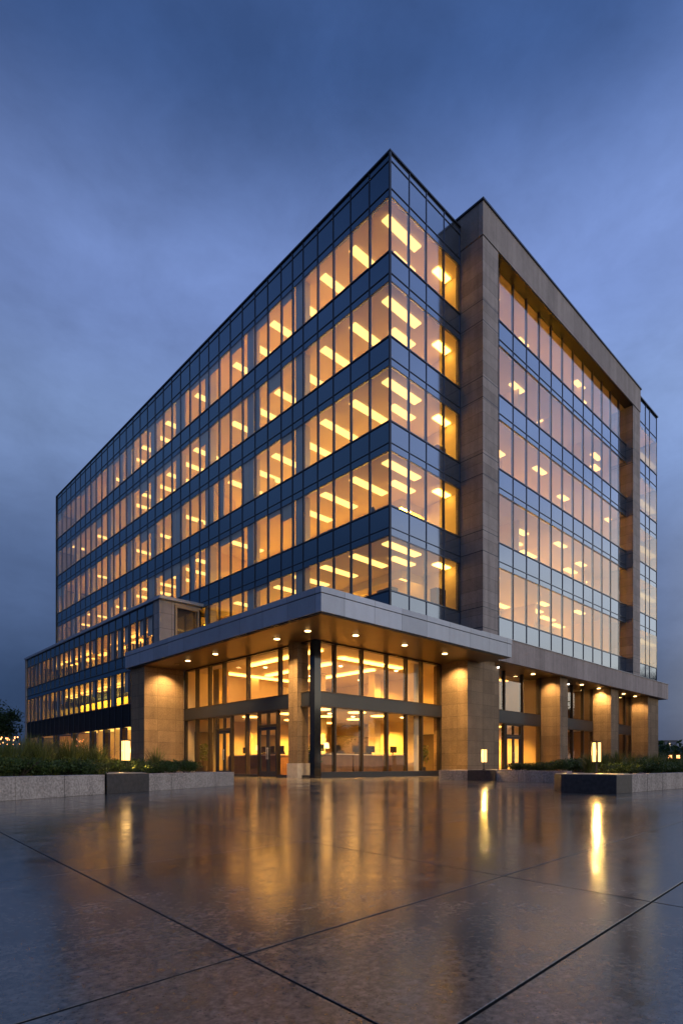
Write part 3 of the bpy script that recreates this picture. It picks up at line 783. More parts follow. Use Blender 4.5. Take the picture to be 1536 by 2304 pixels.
# --- windows: the hundred that show largest, the rest as one part
WIN.sort(key=lambda t: -t[0])
def settle(q):
    # panes never sit perfectly in one plane
    e = [random.uniform(-.004, .004) for _ in range(3)]
    n = (Vector(q[1]) - Vector(q[0])).cross(Vector(q[3]) - Vector(q[0])).normalized()
    w = (e[0], e[0] + e[1], e[0] + e[1] + e[2], e[0] + e[2])
    return [tuple(Vector(v) + n * d) for v, d in zip(q, w)]
WIN = [(a, settle(q), m) for a, q, m in WIN]
for a, q, m in WIN[:100]:
    mb = MB(); mb.quad(*q); mb.build('window', M[m], B)
mb = MB(); ms = ['glass', 'glass_lobby']
for a, q, m in WIN[100:]: mb.quad(*q, m=ms.index(m))
tag(mb.build('windows', [M[k] for k in ms], B), kind='stuff')

# --- downlights
def downlight(parent, x, y, z, power, lit=True):
    r = MB().cyl(x, y, z - .02, z + .01, .155, 24).build('downlight', M['bronze'], parent)
    MB().cyl(x, y, z - .035, z - .02, .115, 24).build('lens', M['spot'] if lit else M['panel_beige'], r)
    if power: spot('downlight_lamp', (x, y, z - .06), power * 5.5, R(118))
for k, (x, y) in enumerate(((-6.18, 7.87), (-6.09, 5.43), (-5.95, .88), (-5.94, -1.07), (-4.06, -1.80), (-1.20, -1.92), (1.60, -1.97))):
    downlight(CAN, x, y, SZ, 210)
downlight(CAN, -6.06, 9.2, SZ, 0, False)
spot('pier_wash_lamp', (-5.95, 10.15, SZ - .05), 900, R(118), 1.0, target=(-6.1, 10.75, 2.5))
spot('pier_wash_lamp', (3.2, -1.2, SZ - .05), 850, R(118), 1.0, target=(3.75, -1.0, 2.5))
for k, x in enumerate((12.45, 19.2, 22.0, 26.6, 29.0)):
    downlight(PO, x, -.55, 6.14, 90)
for x in (13.95, 21.8): spot('pier_wash_lamp', (x - .1, -.75, 6.05), 560, R(110), 1.0, target=(x + .5, -.7, 2.6))
for (x, y) in ((6.55, -1.72), (15.35, -1.38)):
    r = MB().box(x - .03, x + .03, y - .05, y + .04, 5.72, 5.80).build('wall_spotlight', M['bronze'], B)
    MB().cyl(x, y - .03, 5.66, 5.719, .05, 12).build('lens', M['white_spot'], r)

# ------------------------------------------------------------------ furniture that shows through the glass
def counter(x, y, rz, label, w=2.2):
    t = thing('reception_counter', label, 'counter', (x, y, .035), rz)
    box('front_panel', M['desk'], t, -w / 2, w / 2, -.35, -.30, 0, .98)
    box('side_panel', M['desk'], t, -w / 2, -w / 2 + .05, -.298, .35, 0, .98)
    box('side_panel', M['desk'], t, w / 2 - .05, w / 2, -.298, .35, 0, .98)
    box('counter_top', M['top'], t, -w / 2 - .05, w / 2 + .05, -.40, .38, .982, 1.03)
    box('shelf', M['desk'], t, -w / 2 + .051, w / 2 - .051, -.297, .3, .70, .735)
    return t
counter(-2.6, 1.35, 0, 'brown wooden counter with pale top just inside lobby corner')
counter(-.2, 1.55, 0, 'brown wooden counter behind the third lobby pane from the corner', 2.0)
counter(1.55, 1.2, 0, 'short brown counter beside cream column in lobby', 1.0)
counter(-3.1, 5.2, R(-90), 'brown wooden counter facing glass between the two lobby doors', 2.6)
counter(-2.9, 8.0, R(-90), 'brown wooden counter behind left lobby entrance door', 1.8)
def monitor(x, y, rz, label, z=1.067):
    t = thing('monitor', label, 'monitor', (x, y, z), rz, 'monitors on the lobby counters')
    box('base', M['screen'], t, -.11, .11, -.08, .08, 0, .015)
    box('stand', M['screen'], t, -.025, .025, -.02, .015, .015, .16)
    box('screen', M['screen'], t, -.26, .26, -.05, -.021, .10, .42)
for (x, y, r, l) in ((-3.2, 1.4, 0, 'black monitor on the corner counter, nearer the black post'),
                     (-2.1, 1.4, .2, 'black monitor on the corner counter, farther from the black post'),
                     (-.7, 1.6, 0, 'black monitor on left half of the second lobby counter'),
                     (.3, 1.6, -.2, 'black monitor on right half of the second lobby counter'),
                     (1.6, 1.25, .1, 'black monitor on the short counter by cream column'),
                     (-3.05, 4.4, -1.5, 'black monitor on counter between doors, right end'),
                     (-3.05, 5.1, -1.6, 'black monitor on counter between doors, middle one'),
                     (-3.05, 5.9, -1.5, 'black monitor on counter between doors, left end'),
                     (-2.85, 7.7, -1.6, 'black monitor on the counter behind the left door')):
    monitor(x, y, r, l)
def table_lamp(x, y, z, label):
    t = thing('table_lamp', label, 'lamp', (x, y, z), 0)
    MB().cyl(0, 0, 0, .02, .09).build('base', M['bronze'], t)
    MB().cyl(0, 0, .02, .25, .015).build('stem', M['bronze'], t)
    MB().cyl(0, 0, .25, .50, .16, 20, 0, .12).build('lamp_shade', M['shade'], t)
table_lamp(-2.65, 1.55, 1.067, 'glowing table lamp on counter just inside lobby corner')
table_lamp(-3.0, 6.35, 1.067, 'glowing table lamp on counter between lobby doors')
def floor_lamp(x, y, label):
    t = thing('floor_lamp', label, 'lamp', (x, y, .035), 0)
    MB().cyl(0, 0, 0, .03, .15).build('base', M['bronze'], t)
    MB().cyl(0, 0, .03, 1.3, .018).build('stem', M['bronze'], t)
    MB().cyl(0, 0, 1.3, 1.62, .2, 20, 0, .16).build('lamp_shade', M['shade'], t)
floor_lamp(-.6, 4.6, 'standing lamp glowing in middle of lobby')
def office_chair(x, y, z, rz, label):
    t = thing('office_chair', label, 'chair', (x, y, z), rz, 'office chairs behind the glass')
    b = MB()
    for k in range(5):
        a = 2 * math.pi * k / 5
        b.tube([(0, 0, .09), (.3 * math.cos(a), .3 * math.sin(a), .05)], [.025, .018], 6)
    b.build('star_base', M['screen'], t)
    MB().cyl(0, 0, .09, .44, .03).build('gas_lift', M['screen'], t)
    MB().box(-.25, .25, -.25, .25, .44, .53).build('seat', M['fabric'], t, .03)
    s = MB(); n = 7
    rows = []
    for j in range(8):
        zz = .58 + .62 * j / 7; w = .25 - .09 * max(0, (j - 4) / 3) ** 2
        rows.append([(-w + 2 * w * q / (n - 1), .24 + .06 * j / 7 + .05 * (1 - (2 * q / (n - 1) - 1) ** 2), zz) for q in range(n)])
    for j in range(7):
        for q in range(n - 1): s.quad(rows[j][q], rows[j][q + 1], rows[j + 1][q + 1], rows[j + 1][q])
    o = s.build('backrest', M['fabric'], t)
    md = o.modifiers.new('thick', 'SOLIDIFY'); md.thickness = .06
    for sx in (-1, 1): MB().box(sx * .29 - .025, sx * .29 + .025, -.15, .18, .66, .70).build('armrest', M['screen'], t)
    return t
def potted_plant(x, y, label, sc_=1.):
    t = thing('potted_plant', label, 'plant', (x, y, .035), random.uniform(0, 6)); t.scale = (sc_,) * 3
    MB().cyl(0, 0, 0, .42, .17, 20, 0, .21).build('pot', M['screen'], t)
    st = MB()
    for k in range(5):
        a = k * 1.3; st.tube([(0, 0, .3), (.05 * math.cos(a), .05 * math.sin(a), .8), (.22 * math.cos(a), .22 * math.sin(a), 1.25)], [.014, .01, .005], 5)
    st.build('stems', M['bark'], t)
    lf = MB()
    for k in range(220):
        a = random.uniform(0, 6.28); q = random.uniform(.05, .36)
        leaf_quad(lf, (q * math.cos(a), q * math.sin(a), random.uniform(.7, 1.5)), random.uniform(.06, .13))
    lf.build('foliage', M['leaf'], t)
POTS = ((-4.0, .75, 'leafy potted plant in dark pot in the lobby corner by black post', .9), (3.3, .75, 'leafy potted plant beside cream column at right end of lobby glass', 1.0), (-4.0, 10.2, 'leafy potted plant behind the lobby pane next to left stone pier', 1.1))
for (x, y, z, r, l) in ((-3.4, 2.2, .035, 3.3, 'dark office chair behind the corner counter in lobby'),
                        (-1.5, 2.0, .035, 2.7, 'dark office chair between the two counters along right lobby glass'),
                        (.6, 2.3, .035, 3.0, 'dark office chair behind the second lobby counter'),
                        (-2.2, 4.9, .035, 1.4, 'dark office chair behind counter between the lobby doors'),
                        (-2.1, 6.0, .035, 1.9, 'dark office chair left of standing lamp, near left door'),
                        (3.35, .95, S[3] - .62, 2.6, 'high-backed office chair in fourth lit floor, right corner pane by stone pilaster'),
                        (.9, 1.6, S[1] - .62, 1.2, 'dark office chair at tower corner, second upper floor'),
                        (.95, 13.2, S[2] - .62, 1.7, 'dark office chair by long left facade, third upper floor'),
                        (1.0, 19.4, S[3] - .62, 1.5, 'dark office chair by long left facade, fourth upper floor')):
    office_chair(x, y, z, r, l)
def cabinet(x, y, z, rz, label, w=.9, h=1.1, name='filing_cabinet'):
    t = thing(name, label, 'cabinet', (x, y, z), rz)
    box('carcass', M['wood_rack'], t, -w / 2, w / 2, -.22, .22, 0, h)
    for k in range(3):
        d = box('drawer', M['desk'], t, -w / 2 + .03, w / 2 - .03, -.245, -.221, .05 + k * h / 3.1, (k + 1) * h / 3.1)
        box('handle', M['canopy_cap'], d, -.08, .08, -.265, -.246, (k + .6) * h / 3.1, (k + .6) * h / 3.1 + .02)
cabinet(4.6, .8, S[3] - .62, 0, 'brown filing cabinet behind last corner pane, fourth upper floor', .9, 1.3)
cabinet(4.9, .9, S[2] - .62, 0, 'tall brown cabinet behind last corner pane, third upper floor', .7, 1.5)
cabinet(5.0, 1.0, S[0] - .62, 0, 'tall brown cabinet behind last corner pane, lowest upper floor', .8, 1.9)
cabinet(.8, .9, S[0] - .62, R(90), 'low brown cabinet at tower corner just above canopy', 1.0, 1.0)
cabinet(.7, 5.0, S[1] - .62, R(90), 'low brown cabinet near first window group, second upper floor', 1.2, 1.0)
# shelving seen through the wing's ground floor
def rack(x, y, label):
    t = thing('shelf_rack', label, 'shelf', (x, y, .03), 0)
    box('side_panel', M['wood_rack'], t, -.2, .2, -.9, -.86, 0, 2.4); box('side_panel', M['wood_rack'], t, -.2, .2, .86, .9, 0, 2.4)
    for k in range(6): box('shelf', M['wood_rack'], t, -.2, .2, -.859, .859, .1 + k * .44, .13 + k * .44)
    for k in range(5):
        mb = MB(); yy = -.8
        while yy < .7:
            w = random.uniform(.06, .2); mb.box(-.17, random.uniform(-.1, .1), yy, yy + w, .131 + k * .44, .13 + k * .44 + random.uniform(.12, .34)); yy += w + random.uniform(.01, .1)
        mb.build('stock_row', random.choice((M['desk'], M['panel_beige'], M['screen'], M['top'])), t)
rack(.6, 24.0, 'wooden rack of goods in wing ground floor nearest lantern')
rack(.6, 27.2, 'wooden rack of goods in wing ground floor, second bay from stone pier')
rack(.6, 31.0, 'wooden rack of goods in wing ground floor, third bay from stone pier')

# ------------------------------------------------------------------ plants
def leaf_quad(mb, c, s, rnd=random):
    d = Vector((rnd.gauss(0, 1), rnd.gauss(0, 1), rnd.gauss(.3, 1))).normalized()
    u = d.orthogonal().normalized(); w = d.cross(u); t = rnd.uniform(0, 6.28)
    a = u * math.cos(t) + w * math.sin(t); b = d.cross(a)
    c = Vector(c); i = len(mb.v)
    mb.v += [tuple(c - a * s), tuple(c + b * s * .45), tuple(c + a * s), tuple(c - b * s * .45)]
    mb.f.append((i, i + 1, i + 2, i + 3)); mb.m.append(0)

for (x, y, l, q) in POTS: potted_plant(x, y, l, q)

def shrub_mesh(rx, ry, h, n, s):
    mb = MB()
    lobes = [(random.uniform(-.55, .55) * rx, random.uniform(-.55, .55) * ry, random.uniform(.35, .72) * h, random.uniform(.45, .7)) for _ in range(9)]
    k = 0
    while k < n:
        lx_, ly_, lz, lr = random.choice(lobes)
        d = Vector((random.gauss(0, 1), random.gauss(0, 1), random.gauss(0, 1))).normalized() * (random.random() ** .35)
        c = (lx_ + d.x * lr * rx, ly_ + d.y * lr * ry, lz + d.z * lr * h * .6)
        if c[2] < .02: continue
        leaf_quad(mb, c, s * random.uniform(.6, 1.25)); k += 1
    return mb
def make_shrub(label, loc, rz, scale, group, proto=[]):
    if len(proto) < 3:
        t = thing('boxwood_shrub', label, 'shrub', loc, rz, group); t.scale = scale
        shrub_mesh(.62, .5, .5, 2300, .034).build('foliage', M['leaf'], t)
        st = MB()
        for k in range(7):
            a = random.uniform(0, 6.28)
            st.tube([(0, 0, -.02), (.15 * math.cos(a), .15 * math.sin(a), .15), (.4 * math.cos(a), .35 * math.sin(a), .36)], [.016, .012, .006], 5)
        st.build('stems', M['bark'], t)
        proto.append(t); return t
    return dup(random.choice(proto), loc, rz, label, group, scale)
def make_grass(label, loc, rz, scale, group, proto=[]):
    if len(proto) < 3:
        t = thing('ornamental_grass', label, 'plant', loc, rz, group); t.scale = scale
        mb = MB()
        for k in range(260):
            a = random.uniform(0, 6.28); r0 = random.uniform(0, .16); ln = random.uniform(.4, .8); lean = random.uniform(.08, .75)
            w = random.uniform(.006, .012); dx, dy = math.cos(a), math.sin(a); px, py = -dy * w, dx * w
            prev = None
            for j in range(4):
                tt = j / 3; x = dx * (r0 + lean * ln * tt * tt * .8); y = dy * (r0 + lean * ln * tt * tt * .8); z = ln * tt * (1 - .28 * lean * tt)
                ww = 1 - tt * .9
                cur = ((x - px * ww, y - py * ww, z), (x + px * ww, y + py * ww, z))
                if prev:
                    i = len(mb.v); mb.v += [prev[0], prev[1], cur[1], cur[0]]; mb.f.append((i, i + 1, i + 2, i + 3)); mb.m.append(0)
                prev = cur
        mb.build('blades', M['leafy'], t)
        proto.append(t); return t
    return dup(random.choice(proto), loc, rz, label, group, scale)

ORD = ['first', 'second', 'third', 'fourth', 'fifth', 'sixth', 'seventh', 'eighth', 'ninth', 'tenth', 'eleventh', 'twelfth']
PZ = .36
# --- left planter: a low granite wall running diagonally across the left foreground
A = Vector((-18.09, -8.47)); D = Vector((-11.81, -5.02)); T = (D - A).normalized(); Nn = Vector((-T.y, T.x))   # Nn points away from the camera
def lp(t, n): v = A + T * t + Nn * n; return (v.x, v.y)
LEN = (D - A).length
def planter_wall(name, root, pts_t, n0, n1, z, mat, mtop=None):
    pass
PLl = thing('granite_planter', 'long low pale granite planter with dark block, left foreground', 'planter', (0, 0, 0))
t0, t1 = 2.24, 3.42          # dark block between these distances along the wall
# single granite slabs butted with 8 mm joints
def slabs(root, ta, tb, n0, n1, w, P):
    k = max(1, round((tb - ta) / w)); st = (tb - ta) / k
    for q in range(k):
        a, b = ta + st * q + .004, ta + st * (q + 1) - .004
        j = random.uniform(-.003, .003)
        MB().prism([P(a, n0 + j), P(b, n0 + j), P(b, n1), P(a, n1)], 0, PZ + random.uniform(-.002, .002)).build('wall_slab', M['planter'], root, .006)
slabs(PLl, -4.6, t0, 0, .35, .92, lp)
slabs(PLl, t1, LEN, 0, .35, 1.0, lp)
MB().prism([lp(LEN - .35, .355), lp(LEN - .004, .355), lp(LEN - .004, 3.8), lp(LEN - .35, 3.8)], 0, PZ).build('wall_slab', M['planter'], PLl, .006)
MB().prism([lp(t0 + .004, -.04), lp(t1 - .004, -.10), lp(t1 + 1.55, 1.4), lp(t0 + 1.75, 1.5)], 0, PZ + .012).build('lamp_plinth', M['granite_dark'], PLl, .006)
MB().prism([lp(t0 + .05, 0.0), lp(t1 - .03, -.05), lp(t1 + 1.5, 1.37), lp(t0 + 1.77, 1.46)], PZ + .012, PZ + .022).build('plinth_top', M['granite_top'], PLl)
MB().prism([lp(-4.6, .352), lp(LEN - .352, .352), lp(LEN - .352, 3.8), lp(-4.6, 3.8)], 0, PZ - .05).build('soil', M['soil'], PLl)
gl = 'clipped shrubs in the left planter'
def bed(px, n):
    """spot in the left bed at distance n behind its front face"""
    q = (px - 768) / 1295.0
    d = Vector((VIEW[0] + RIGHT[0] * q, VIEW[1] + RIGHT[1] * q)); c = Vector(CAM[:2])
    k = (n - (c - A).dot(Nn)) / d.dot(Nn)
    return (c.x + d.x * k, c.y + d.y * k)
for k, px in enumerate((212, 160, 104, 44, -20)):
    make_shrub('clipped dark green shrub, %s left of the dark block in left planter' % ORD[k], (*bed(px, .8), PZ - .06), random.uniform(0, 6), (.86, .86, random.uniform(.68, .95)), gl)
for k, px in enumerate((318, 352, 388, 420)):
    make_shrub('clipped dark green shrub, %s right of the dark block in left planter' % ORD[k], (*bed(px, .85), PZ - .06), random.uniform(0, 6), (.8, .8, random.uniform(.6, .86)), gl)
for k, px in enumerate((236, 268, 306, 180)):
    make_shrub('low clipped shrub in the row behind the left lantern, %s of that row' % ORD[k], (*bed(px, 2.3), PZ - .06), random.uniform(0, 6), (1, 1, .85), gl)
gg = 'grasses in the left planter'
for k, px in enumerate((222, 190, 158, 128, 98, 66, 34, 2)):
    make_grass('tuft of long yellow-green grass, %s left of the lantern in left planter' % ORD[k], (*bed(px, 1.9 + .3 * (k % 2)), PZ - .05), random.uniform(0, 6), (1.1, 1.1, 1.02 + .12 * (k % 3)), gg)
for k, px in enumerate((206, 142, 84, 20)):
    make_grass('tuft of tall grass in back row of left planter, %s from lantern' % ORD[k], (*bed(px, 3.1), PZ - .05), random.uniform(0, 6), (1.4, 1.4, 1.2), gg)
make_grass('spiky grass tuft in front of left stone pier, right of the lantern', (*bed(352, 2.2), PZ - .05), 1, (1.0, 1.0, 1.05), gg)

# --- right hand planters
PRn = thing('granite_planter', 'near right low planter with large dark granite corner block', 'planter', (0, 0, 0))
def ry(t, n): return (t, -13.85 + n)
MB().prism([(-9.22, -13.87), (-8.46, -13.87), (-8.46, -13.54), (-7.6, -13.54), (-7.6, -12.2), (-8.3, -12.2), (-9.22, -12.8)], 0, PZ - .008).build('lamp_plinth', M['granite_dark'], PRn, .006)
MB().prism([(-9.18, -13.83), (-8.49, -13.83), (-8.49, -13.51), (-7.63, -13.51), (-7.63, -12.23), (-8.29, -12.23), (-9.18, -12.82)], PZ - .008, PZ + .004).build('plinth_top', M['granite_top'], PRn)
slabs(PRn, -8.455, 3.0, 0, .3, .86, ry)
MB().prism([(-7.595, -13.548), (3, -13.548), (3, -8.2), (.4, -8.55), (-7.595, -12.22)], 0, PZ - .05).build('soil', M['soil'], PRn)
PRf = thing('granite_planter', 'far right low pale planter beside the stone entrance pier', 'planter', (0, 0, 0))
def rf(t, n): return (-3.35 + n, -t)
slabs(PRf, 5.45, 6.62, 0, .35, 1.2, rf)
slabs(PRf, 7.72, 10.15, 0, .35, .81, rf)
MB().prism([rf(6.624, -.05), rf(7.716, -.05), rf(7.716, 1.3), rf(6.624, 1.3)], 0, PZ + .01).build('lamp_plinth', M['granite_dark'], PRf, .006)
MB().prism([rf(6.65, -.02), rf(7.69, -.02), rf(7.69, 1.27), rf(6.65, 1.27)], PZ + .01, PZ + .02).build('plinth_top', M['granite_top'], PRf)
MB().box(-3.0, 1.5, -6.62, -5.1, 0, PZ).build('wall_slab', M['planter'], PRf)
MB().box(-2.998, 14, -10.14, -7.72, 0, PZ - .05).build('soil', M['soil'], PRf)
gr = 'clipped shrubs in the right planters'
for k, t in enumerate((8.05, 8.75, 9.5)):
    make_shrub('clipped dark shrub in far right planter, %s from its dark block' % ORD[k], (-2.45, -t, PZ - .06), random.uniform(0, 6), (.92, .92, .68 + .07 * k), gr)
for k, x in enumerate((-6.85, -5.9, -4.9, -3.9, -2.9, -1.9, -.9)):
    make_shrub('clipped dark shrub in near right planter, %s right of lantern' % ORD[k], (x, -12.95, PZ - .06), random.uniform(0, 6), (.92, .92, random.uniform(.62, .84)), gr)
for k, (x, y) in enumerate(((-.6, -9.0), (.2, -9.9), (1.0, -10.8), (2.6, -11.2), (4.5, -11.6))):
    make_shrub('rounded shrub behind right lantern, %s along back row from building' % ORD[k], (x, y, PZ - .06), random.uniform(0, 6), (1.5, 1.5, 1.05), gr)
gh = 'grasses in the right planters'
for k, (x, y) in enumerate(((-4.4, -11.3), (-4.0, -11.5), (-3.6, -11.7), (-3.0, -11.9), (-2.0, -12.1), (-1.0, -12.3), (.2, -12.4))):
    make_grass('tuft of tall grass in right planter, %s along row right of lantern' % ORD[k], (x, y, PZ - .05), random.uniform(0, 6), (1.1, 1.1, .85 + .06 * (k % 3)), gh)

# --- lanterns on the planter blocks
def lantern(loc, label, sc_=1., rz=0):
    t = thing('lantern', label, 'lantern', loc, rz, 'lanterns on the planter blocks'); t.scale = (sc_,) * 3
    MB().cyl(0, 0, 0, .025, .06, 16).build('base', M['bronze'], t)
    MB().cyl(0, 0, .025, .27, .014, 10).build('post', M['bronze'], t)
    MB().cyl(0, 0, .265, .285, .085, 20).build('bottom_plate', M['bronze'], t)
    for k in range(3):
        a = R(90) + 2 * math.pi * k / 3
        MB().cyl(.070 * math.cos(a), .070 * math.sin(a), .285, .745, .036, 14).build('light_tube', M['lantern'], t, smooth=False)
    MB().cyl(0, 0, .285, .80, .012, 8).build('spindle', M['bronze'], t)
    MB().cyl(0, 0, .745, .775, .118, 20).build('cap', M['bronze'], t)
    for k in range(3):
        a = R(30) + 2 * math.pi * k / 3
        MB().cyl(.105 * math.cos(a), .105 * math.sin(a), .285, .745, .006, 6).build('rod', M['bronze'], t)
    ld = bpy.data.lights.new('lantern_lamp', 'POINT'); ld.energy = 330 * sc_ ** 2; ld.color = (1, .56, .16); ld.shadow_soft_size = .02
    o = bpy.data.objects.new('lantern_lamp', ld); C.objects.link(o); o.location = (loc[0], loc[1], loc[2] + .52 * sc_)
ang = math.atan2(VIEW[1], VIEW[0])
lantern((*cam_pt(-4.72, 12.63), PZ + .022), 'glowing lantern on dark block of the left planter', .92, ang)
lantern((*cam_pt(5.30, 12.0), PZ + .004), 'glowing lantern on dark corner block of near right planter', .86, ang + .5)
lantern((*cam_pt(4.79, 19.4), PZ + .02), 'smaller glowing lantern before the right entrance pier', .92, ang + 1)

# --- trees
def tree(loc, h, label, seed, leaves=7500, proto=None, rz=0, wide=.33, group='trees beyond the plaza'):
    random.seed(seed)
    t = thing('tree', label, 'tree', loc, rz, group)
    tr = MB(); tr.tube([(0, 0, -.2), (.05 * h * .2, 0, h * .2), (0, .02 * h, h * .45), (.02 * h, 0, h * .78)], [h * .022, h * .02, h * .014, h * .004], 8)
    tips = []
    for k in range(13):
        z0 = h * random.uniform(.22, .6); a = random.uniform(0, 6.28); r = h * random.uniform(.14, wide)
        mid = (r * .5 * math.cos(a), r * .5 * math.sin(a), z0 + h * .10); end = (r * math.cos(a), r * math.sin(a), z0 + h * random.uniform(.12, .3))
        tr.tube([(0, .01 * h, z0), mid, end], [h * .009, h * .006, h * .002], 5); tips += [end, mid]
    tips += [(random.uniform(-.1, .1) * h, random.uniform(-.1, .1) * h, h * random.uniform(.7, .9)) for _ in range(5)]
    tr.build('trunk', M['bark'], t)
    cr = MB()
    clumps = []
    for p in tips:
        for q in range(3): clumps.append((Vector(p) + Vector((random.gauss(0, .055), random.gauss(0, .055), random.gauss(.02, .045))) * h, h * random.uniform(.03, .075)))
    for _ in range(leaves):
        c, r = random.choice(clumps)
        leaf_quad(cr, c + Vector((random.gauss(0, 1), random.gauss(0, 1), random.gauss(0, .75))) * r, h * random.uniform(.013, .026))
    cr.build('crown', M['tree_leaf'], t)
    return t
tA = tree((*cam_pt(-42.6, 70), 0), 8.3, 'dark green tree beside far left corner of the building', 3)
tB = tree((*cam_pt(-47.0, 72), 0), 6.6, 'broad dark tree at left edge of the picture', 8, wide=.5, leaves=10000)
tC = dup(tB, (*cam_pt(-52, 75), 0), 2.0, 'broad dark tree just outside left edge')
for k, (x, d, s) in enumerate(((46, -2, 1.25), (48, 9, 1.35), (46, 19, 1.2), (49, 29, 1.35), (47, 39, 1.25), (50, 50, 1.3), (56, 62, 2.1), (64, 76, 2.5))):
    dup(tB, (*cam_pt(x, d), 0), k * 1.3, 'tall dark tree mirrored in the entrance facade, %s in its row' % ORD[k], 'trees mirrored in the facade', (s * 1.3, s * 1.3, s))
random.seed(5)
# dark wood on the rise at the right
wood = MB()
for k in range(9000):
    x = random.uniform(44, 120); d = random.uniform(88, 118)
    hgt = 2.6 + .7 * math.sin(x * .35) + .5 * math.sin(x * .9 + 1) + .02 * (x - 44)
    leaf_quad(wood, (*cam_pt(x, d), random.uniform(0, 1) ** .6 * (hgt + .9)), random.uniform(.35, .75))
tag(wood.build('woodland', M['tree_leaf']), 'low dark wood on the horizon right of the building', 'wood', kind='stuff')
# far towers on the skyline
def tower(x, d, w, h, label, lit):
    cx, cy = cam_pt(x, d)
    t = thing('distant_building', label, 'building', (cx, cy, 0), math.atan2(VIEW[1], VIEW[0]) - math.pi / 2, 'far buildings on the skyline')
    box('wall', M['far'], t, -w / 2, w / 2, 0, w, 0, h)
    box('roof', M['roof'], t, -w / 2 - .3, w / 2 + .3, -.3, w + .3, h, h + 1)
    k = 0
    for i in range(max(1, int(w / 3))):
        for j in range(int(h / 4)):
            if random.random() < lit and k < 40:
                box('window', M['far_lit'], t, -w / 2 + i * 3 + .6, -w / 2 + i * 3 + 2.2, -.12, -.01, 2 + j * 4, 4 + j * 4); k += 1
tower(228, 400, 10, 17, 'tallest far building on the right skyline with lit windows', .7)
tower(219, 405, 9, 12, 'far low block just left of the tallest skyline building', .4)
tower(238, 398, 11, 10, 'far low block just right of the tallest skyline building', .4)
tower(202, 410, 8, 13, 'far block on skyline beside the building corner', .3)
# strings of warm lights at far left, small garden lights at right
def string_lights(loc, rz, label):
    t = thing('string_lights', label, 'string lights', loc, rz)
    for x in (-1.05, 1.05): MB().cyl(x, 0, -1.0, 2.25, .03).build('pole', M['bark'], t)
    w = MB(); pts = []
    for row in range(2):
        p = [(-1.05 + 2.1 * q / 12, .25 * math.sin(q * 1.7 + row), 2.15 - .45 * row - .16 * (1 - ((q - 6) / 6) ** 2) + random.uniform(-.12, .12) * (0 < q < 12)) for q in range(13)]
        w.tube(p, [.008] * 13, 5); pts += p[1:-1] if row == 0 else p[1:-1:2]
    w.build('wire', M['screen'], t)
    for (x, y, z) in pts:
        MB().cyl(x + random.uniform(-.04, .04), y, z - .11, z - .008, .045, 10).build('bulb', M['bulb'], t)
string_lights((*cam_pt(-30.6, 53), 1.0), ang - math.pi / 2, 'string of amber bulbs glowing beyond the left planter')
for k, (x, d, l) in enumerate(((12.55, 22, 'left small garden light glowing among dark bushes at right edge'), (12.85, 22, 'right small garden light glowing among dark bushes at right edge'))):
    t = thing('garden_light', l, 'garden light', (*cam_pt(x, d), 0), 0, 'garden lights at the right edge')
    MB().cyl(0, 0, 0, .80, .02).build('post', M['bronze'], t)
    MB().cyl(0, 0, .80, .92, .06, 12).build('lens', M['bulb'], t)
    MB().cyl(0, 0, .92, .94, .09, 12).build('cap', M['bronze'], t)

# ------------------------------------------------------------------ sky and light
W = bpy.data.worlds.new('World'); sc.world = W; W.use_nodes = True
nt = W.node_tree; nt.nodes.clear()
out = nt.nodes.new('ShaderNodeOutputWorld'); bg = nt.nodes.new('ShaderNodeBackground'); L(nt, bg.outputs[0], out.inputs['Surface'])
tc = N(nt, 'ShaderNodeTexCoord'); sp = N(nt, 'ShaderNodeSeparateXYZ'); L(nt, tc.outputs['Generated'], sp.inputs[0])
def ramp(stops):
    r = N(nt, 'ShaderNodeValToRGB'); cr = r.color_ramp; cr.interpolation = 'EASE'
    while len(cr.elements) < len(stops): cr.elements.new(.5)
    for e, (p, c) in zip(cr.elements, stops): e.position = p; e.color = (*c, 1)
    return r
blue = ramp([(0, (.026, .047, .104)), (.10, (.037, .071, .160)), (.28, (.096, .155, .318)), (.48, (.205, .305, .575)), (.62, (.190, .285, .605)), (.78, (.050, .106, .285)), (1, (.020, .045, .14))])
L(nt, sp.outputs['Z'], blue.inputs[0])
# direction of the afterglow (to the right of and slightly behind the photographer)
GA = (.60, -.80, 0)
hx = N(nt, 'ShaderNodeVectorMath', operation='MULTIPLY'); L(nt, tc.outputs['Generated'], hx.inputs[0]); hx.inputs[1].default_value = (1, 1, 0)
hn = N(nt, 'ShaderNodeVectorMath', operation='NORMALIZE'); L(nt, hx.outputs[0], hn.inputs[0])
dt = N(nt, 'ShaderNodeVectorMath', operation='DOT_PRODUCT'); L(nt, hn.outputs[0], dt.inputs[0]); dt.inputs[1].default_value = GA
az = N(nt, 'ShaderNodeMapRange', interpolation_type='SMOOTHSTEP'); az.inputs['From Min'].default_value = .22; az.inputs['From Max'].default_value = 1.0
L(nt, dt.outputs['Value'], az.inputs['Value'])
glow = ramp([(0, (.62, .50, .40)), (.10, (1.1, 1.0, .82)), (.25, (.98, .96, .94)), (.45, (.42, .52, .82)), (.7, (.22, .32, .62)), (1, (.08, .12, .26))])
L(nt, sp.outputs['Z'], glow.inputs[0])
mx = N(nt, 'ShaderNodeMix', data_type='RGBA'); L(nt, az.outputs[0], mx.inputs['Factor']); L(nt, blue.outputs[0], mx.inputs[6]); L(nt, glow.outputs[0], mx.inputs[7])
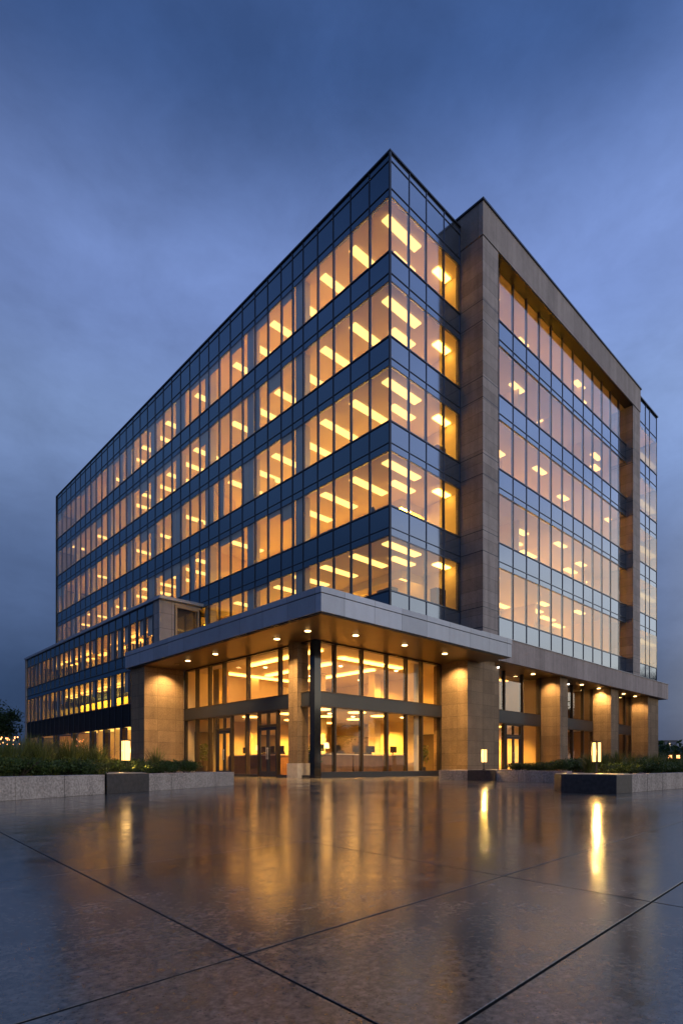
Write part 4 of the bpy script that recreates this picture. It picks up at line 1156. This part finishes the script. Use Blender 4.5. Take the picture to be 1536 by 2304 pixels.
# soft streaky cloud
mp = N(nt, 'ShaderNodeMapping'); mp.inputs['Scale'].default_value = (1.0, 1.0, 1.9); L(nt, tc.outputs['Generated'], mp.inputs['Vector'])
n1 = N(nt, 'ShaderNodeTexNoise'); n1.inputs['Scale'].default_value = 7.0; n1.inputs['Detail'].default_value = 9; n1.inputs['Roughness'].default_value = .62; n1.inputs['Distortion'].default_value = .2
L(nt, mp.outputs[0], n1.inputs['Vector'])
cm = N(nt, 'ShaderNodeMapRange'); cm.inputs['From Min'].default_value = .3; cm.inputs['From Max'].default_value = .7; cm.inputs['To Min'].default_value = .89; cm.inputs['To Max'].default_value = 1.14
L(nt, n1.outputs['Fac'], cm.inputs['Value'])
vs = N(nt, 'ShaderNodeVectorMath', operation='SCALE'); L(nt, mx.outputs[2], vs.inputs[0]); lr = N(nt, 'ShaderNodeMapRange'); lr.inputs['From Min'].default_value = -1; lr.inputs['To Min'].default_value = .73; lr.inputs['To Max'].default_value = 1.22
L(nt, dt.outputs['Value'], lr.inputs['Value'])
cl = N(nt, 'ShaderNodeMath', operation='MULTIPLY'); L(nt, cm.outputs[0], cl.inputs[0]); L(nt, lr.outputs[0], cl.inputs[1])
L(nt, cl.outputs[0], vs.inputs['Scale'])
sky = N(nt, 'ShaderNodeTexSky', sky_type='NISHITA'); sky.sun_disc = False; sky.sun_elevation = R(2); sky.sun_rotation = math.atan2(-.058, -.998)
sk = N(nt, 'ShaderNodeVectorMath', operation='SCALE'); L(nt, sky.outputs[0], sk.inputs[0]); sk.inputs['Scale'].default_value = .0008
ad = N(nt, 'ShaderNodeVectorMath', operation='ADD'); L(nt, vs.outputs[0], ad.inputs[0]); L(nt, sk.outputs[0], ad.inputs[1])
L(nt, ad.outputs[0], bg.inputs['Color']); bg.inputs['Strength'].default_value = 1.0

sl = bpy.data.lights.new('sun', 'SUN'); sl.energy = .5; sl.angle = R(20); sl.color = (1, .90, .80)
so = bpy.data.objects.new('sun', sl); C.objects.link(so)
SUN = (-.058, -.998, math.tan(R(8)))
so.rotation_euler = (-Vector(SUN)).to_track_quat('-Z', 'Y').to_euler()

# ------------------------------------------------------------------ camera and render settings
cd = bpy.data.cameras.new('camera'); co = bpy.data.objects.new('camera', cd); C.objects.link(co); sc.camera = co
co.location = CAM
co.rotation_euler = (R(90), 0, math.atan2(VIEW[1], VIEW[0]) - R(90))
cd.sensor_width = 36; cd.sensor_fit = 'AUTO'; cd.lens = 36 * F
cd.shift_y = (1722 - 1152) / 2304.0
cd.clip_start = .05; cd.clip_end = 5000
sc.render.resolution_x = 682; sc.render.resolution_y = 1024
sc.view_settings.view_transform = 'Standard'; sc.view_settings.look = 'None'; sc.view_settings.exposure = 0; sc.view_settings.gamma = 1
sc.render.engine = 'CYCLES'
cy = sc.cycles
cy.use_denoising = True; cy.denoiser = 'OPENIMAGEDENOISE'
cy.max_bounces = 7; cy.diffuse_bounces = 4; cy.glossy_bounces = 4; cy.transmission_bounces = 4; cy.transparent_max_bounces = 16
cy.caustics_reflective = False; cy.caustics_refractive = False
cy.sample_clamp_indirect = 5; cy.blur_glossy = .5
cy.use_light_tree = True
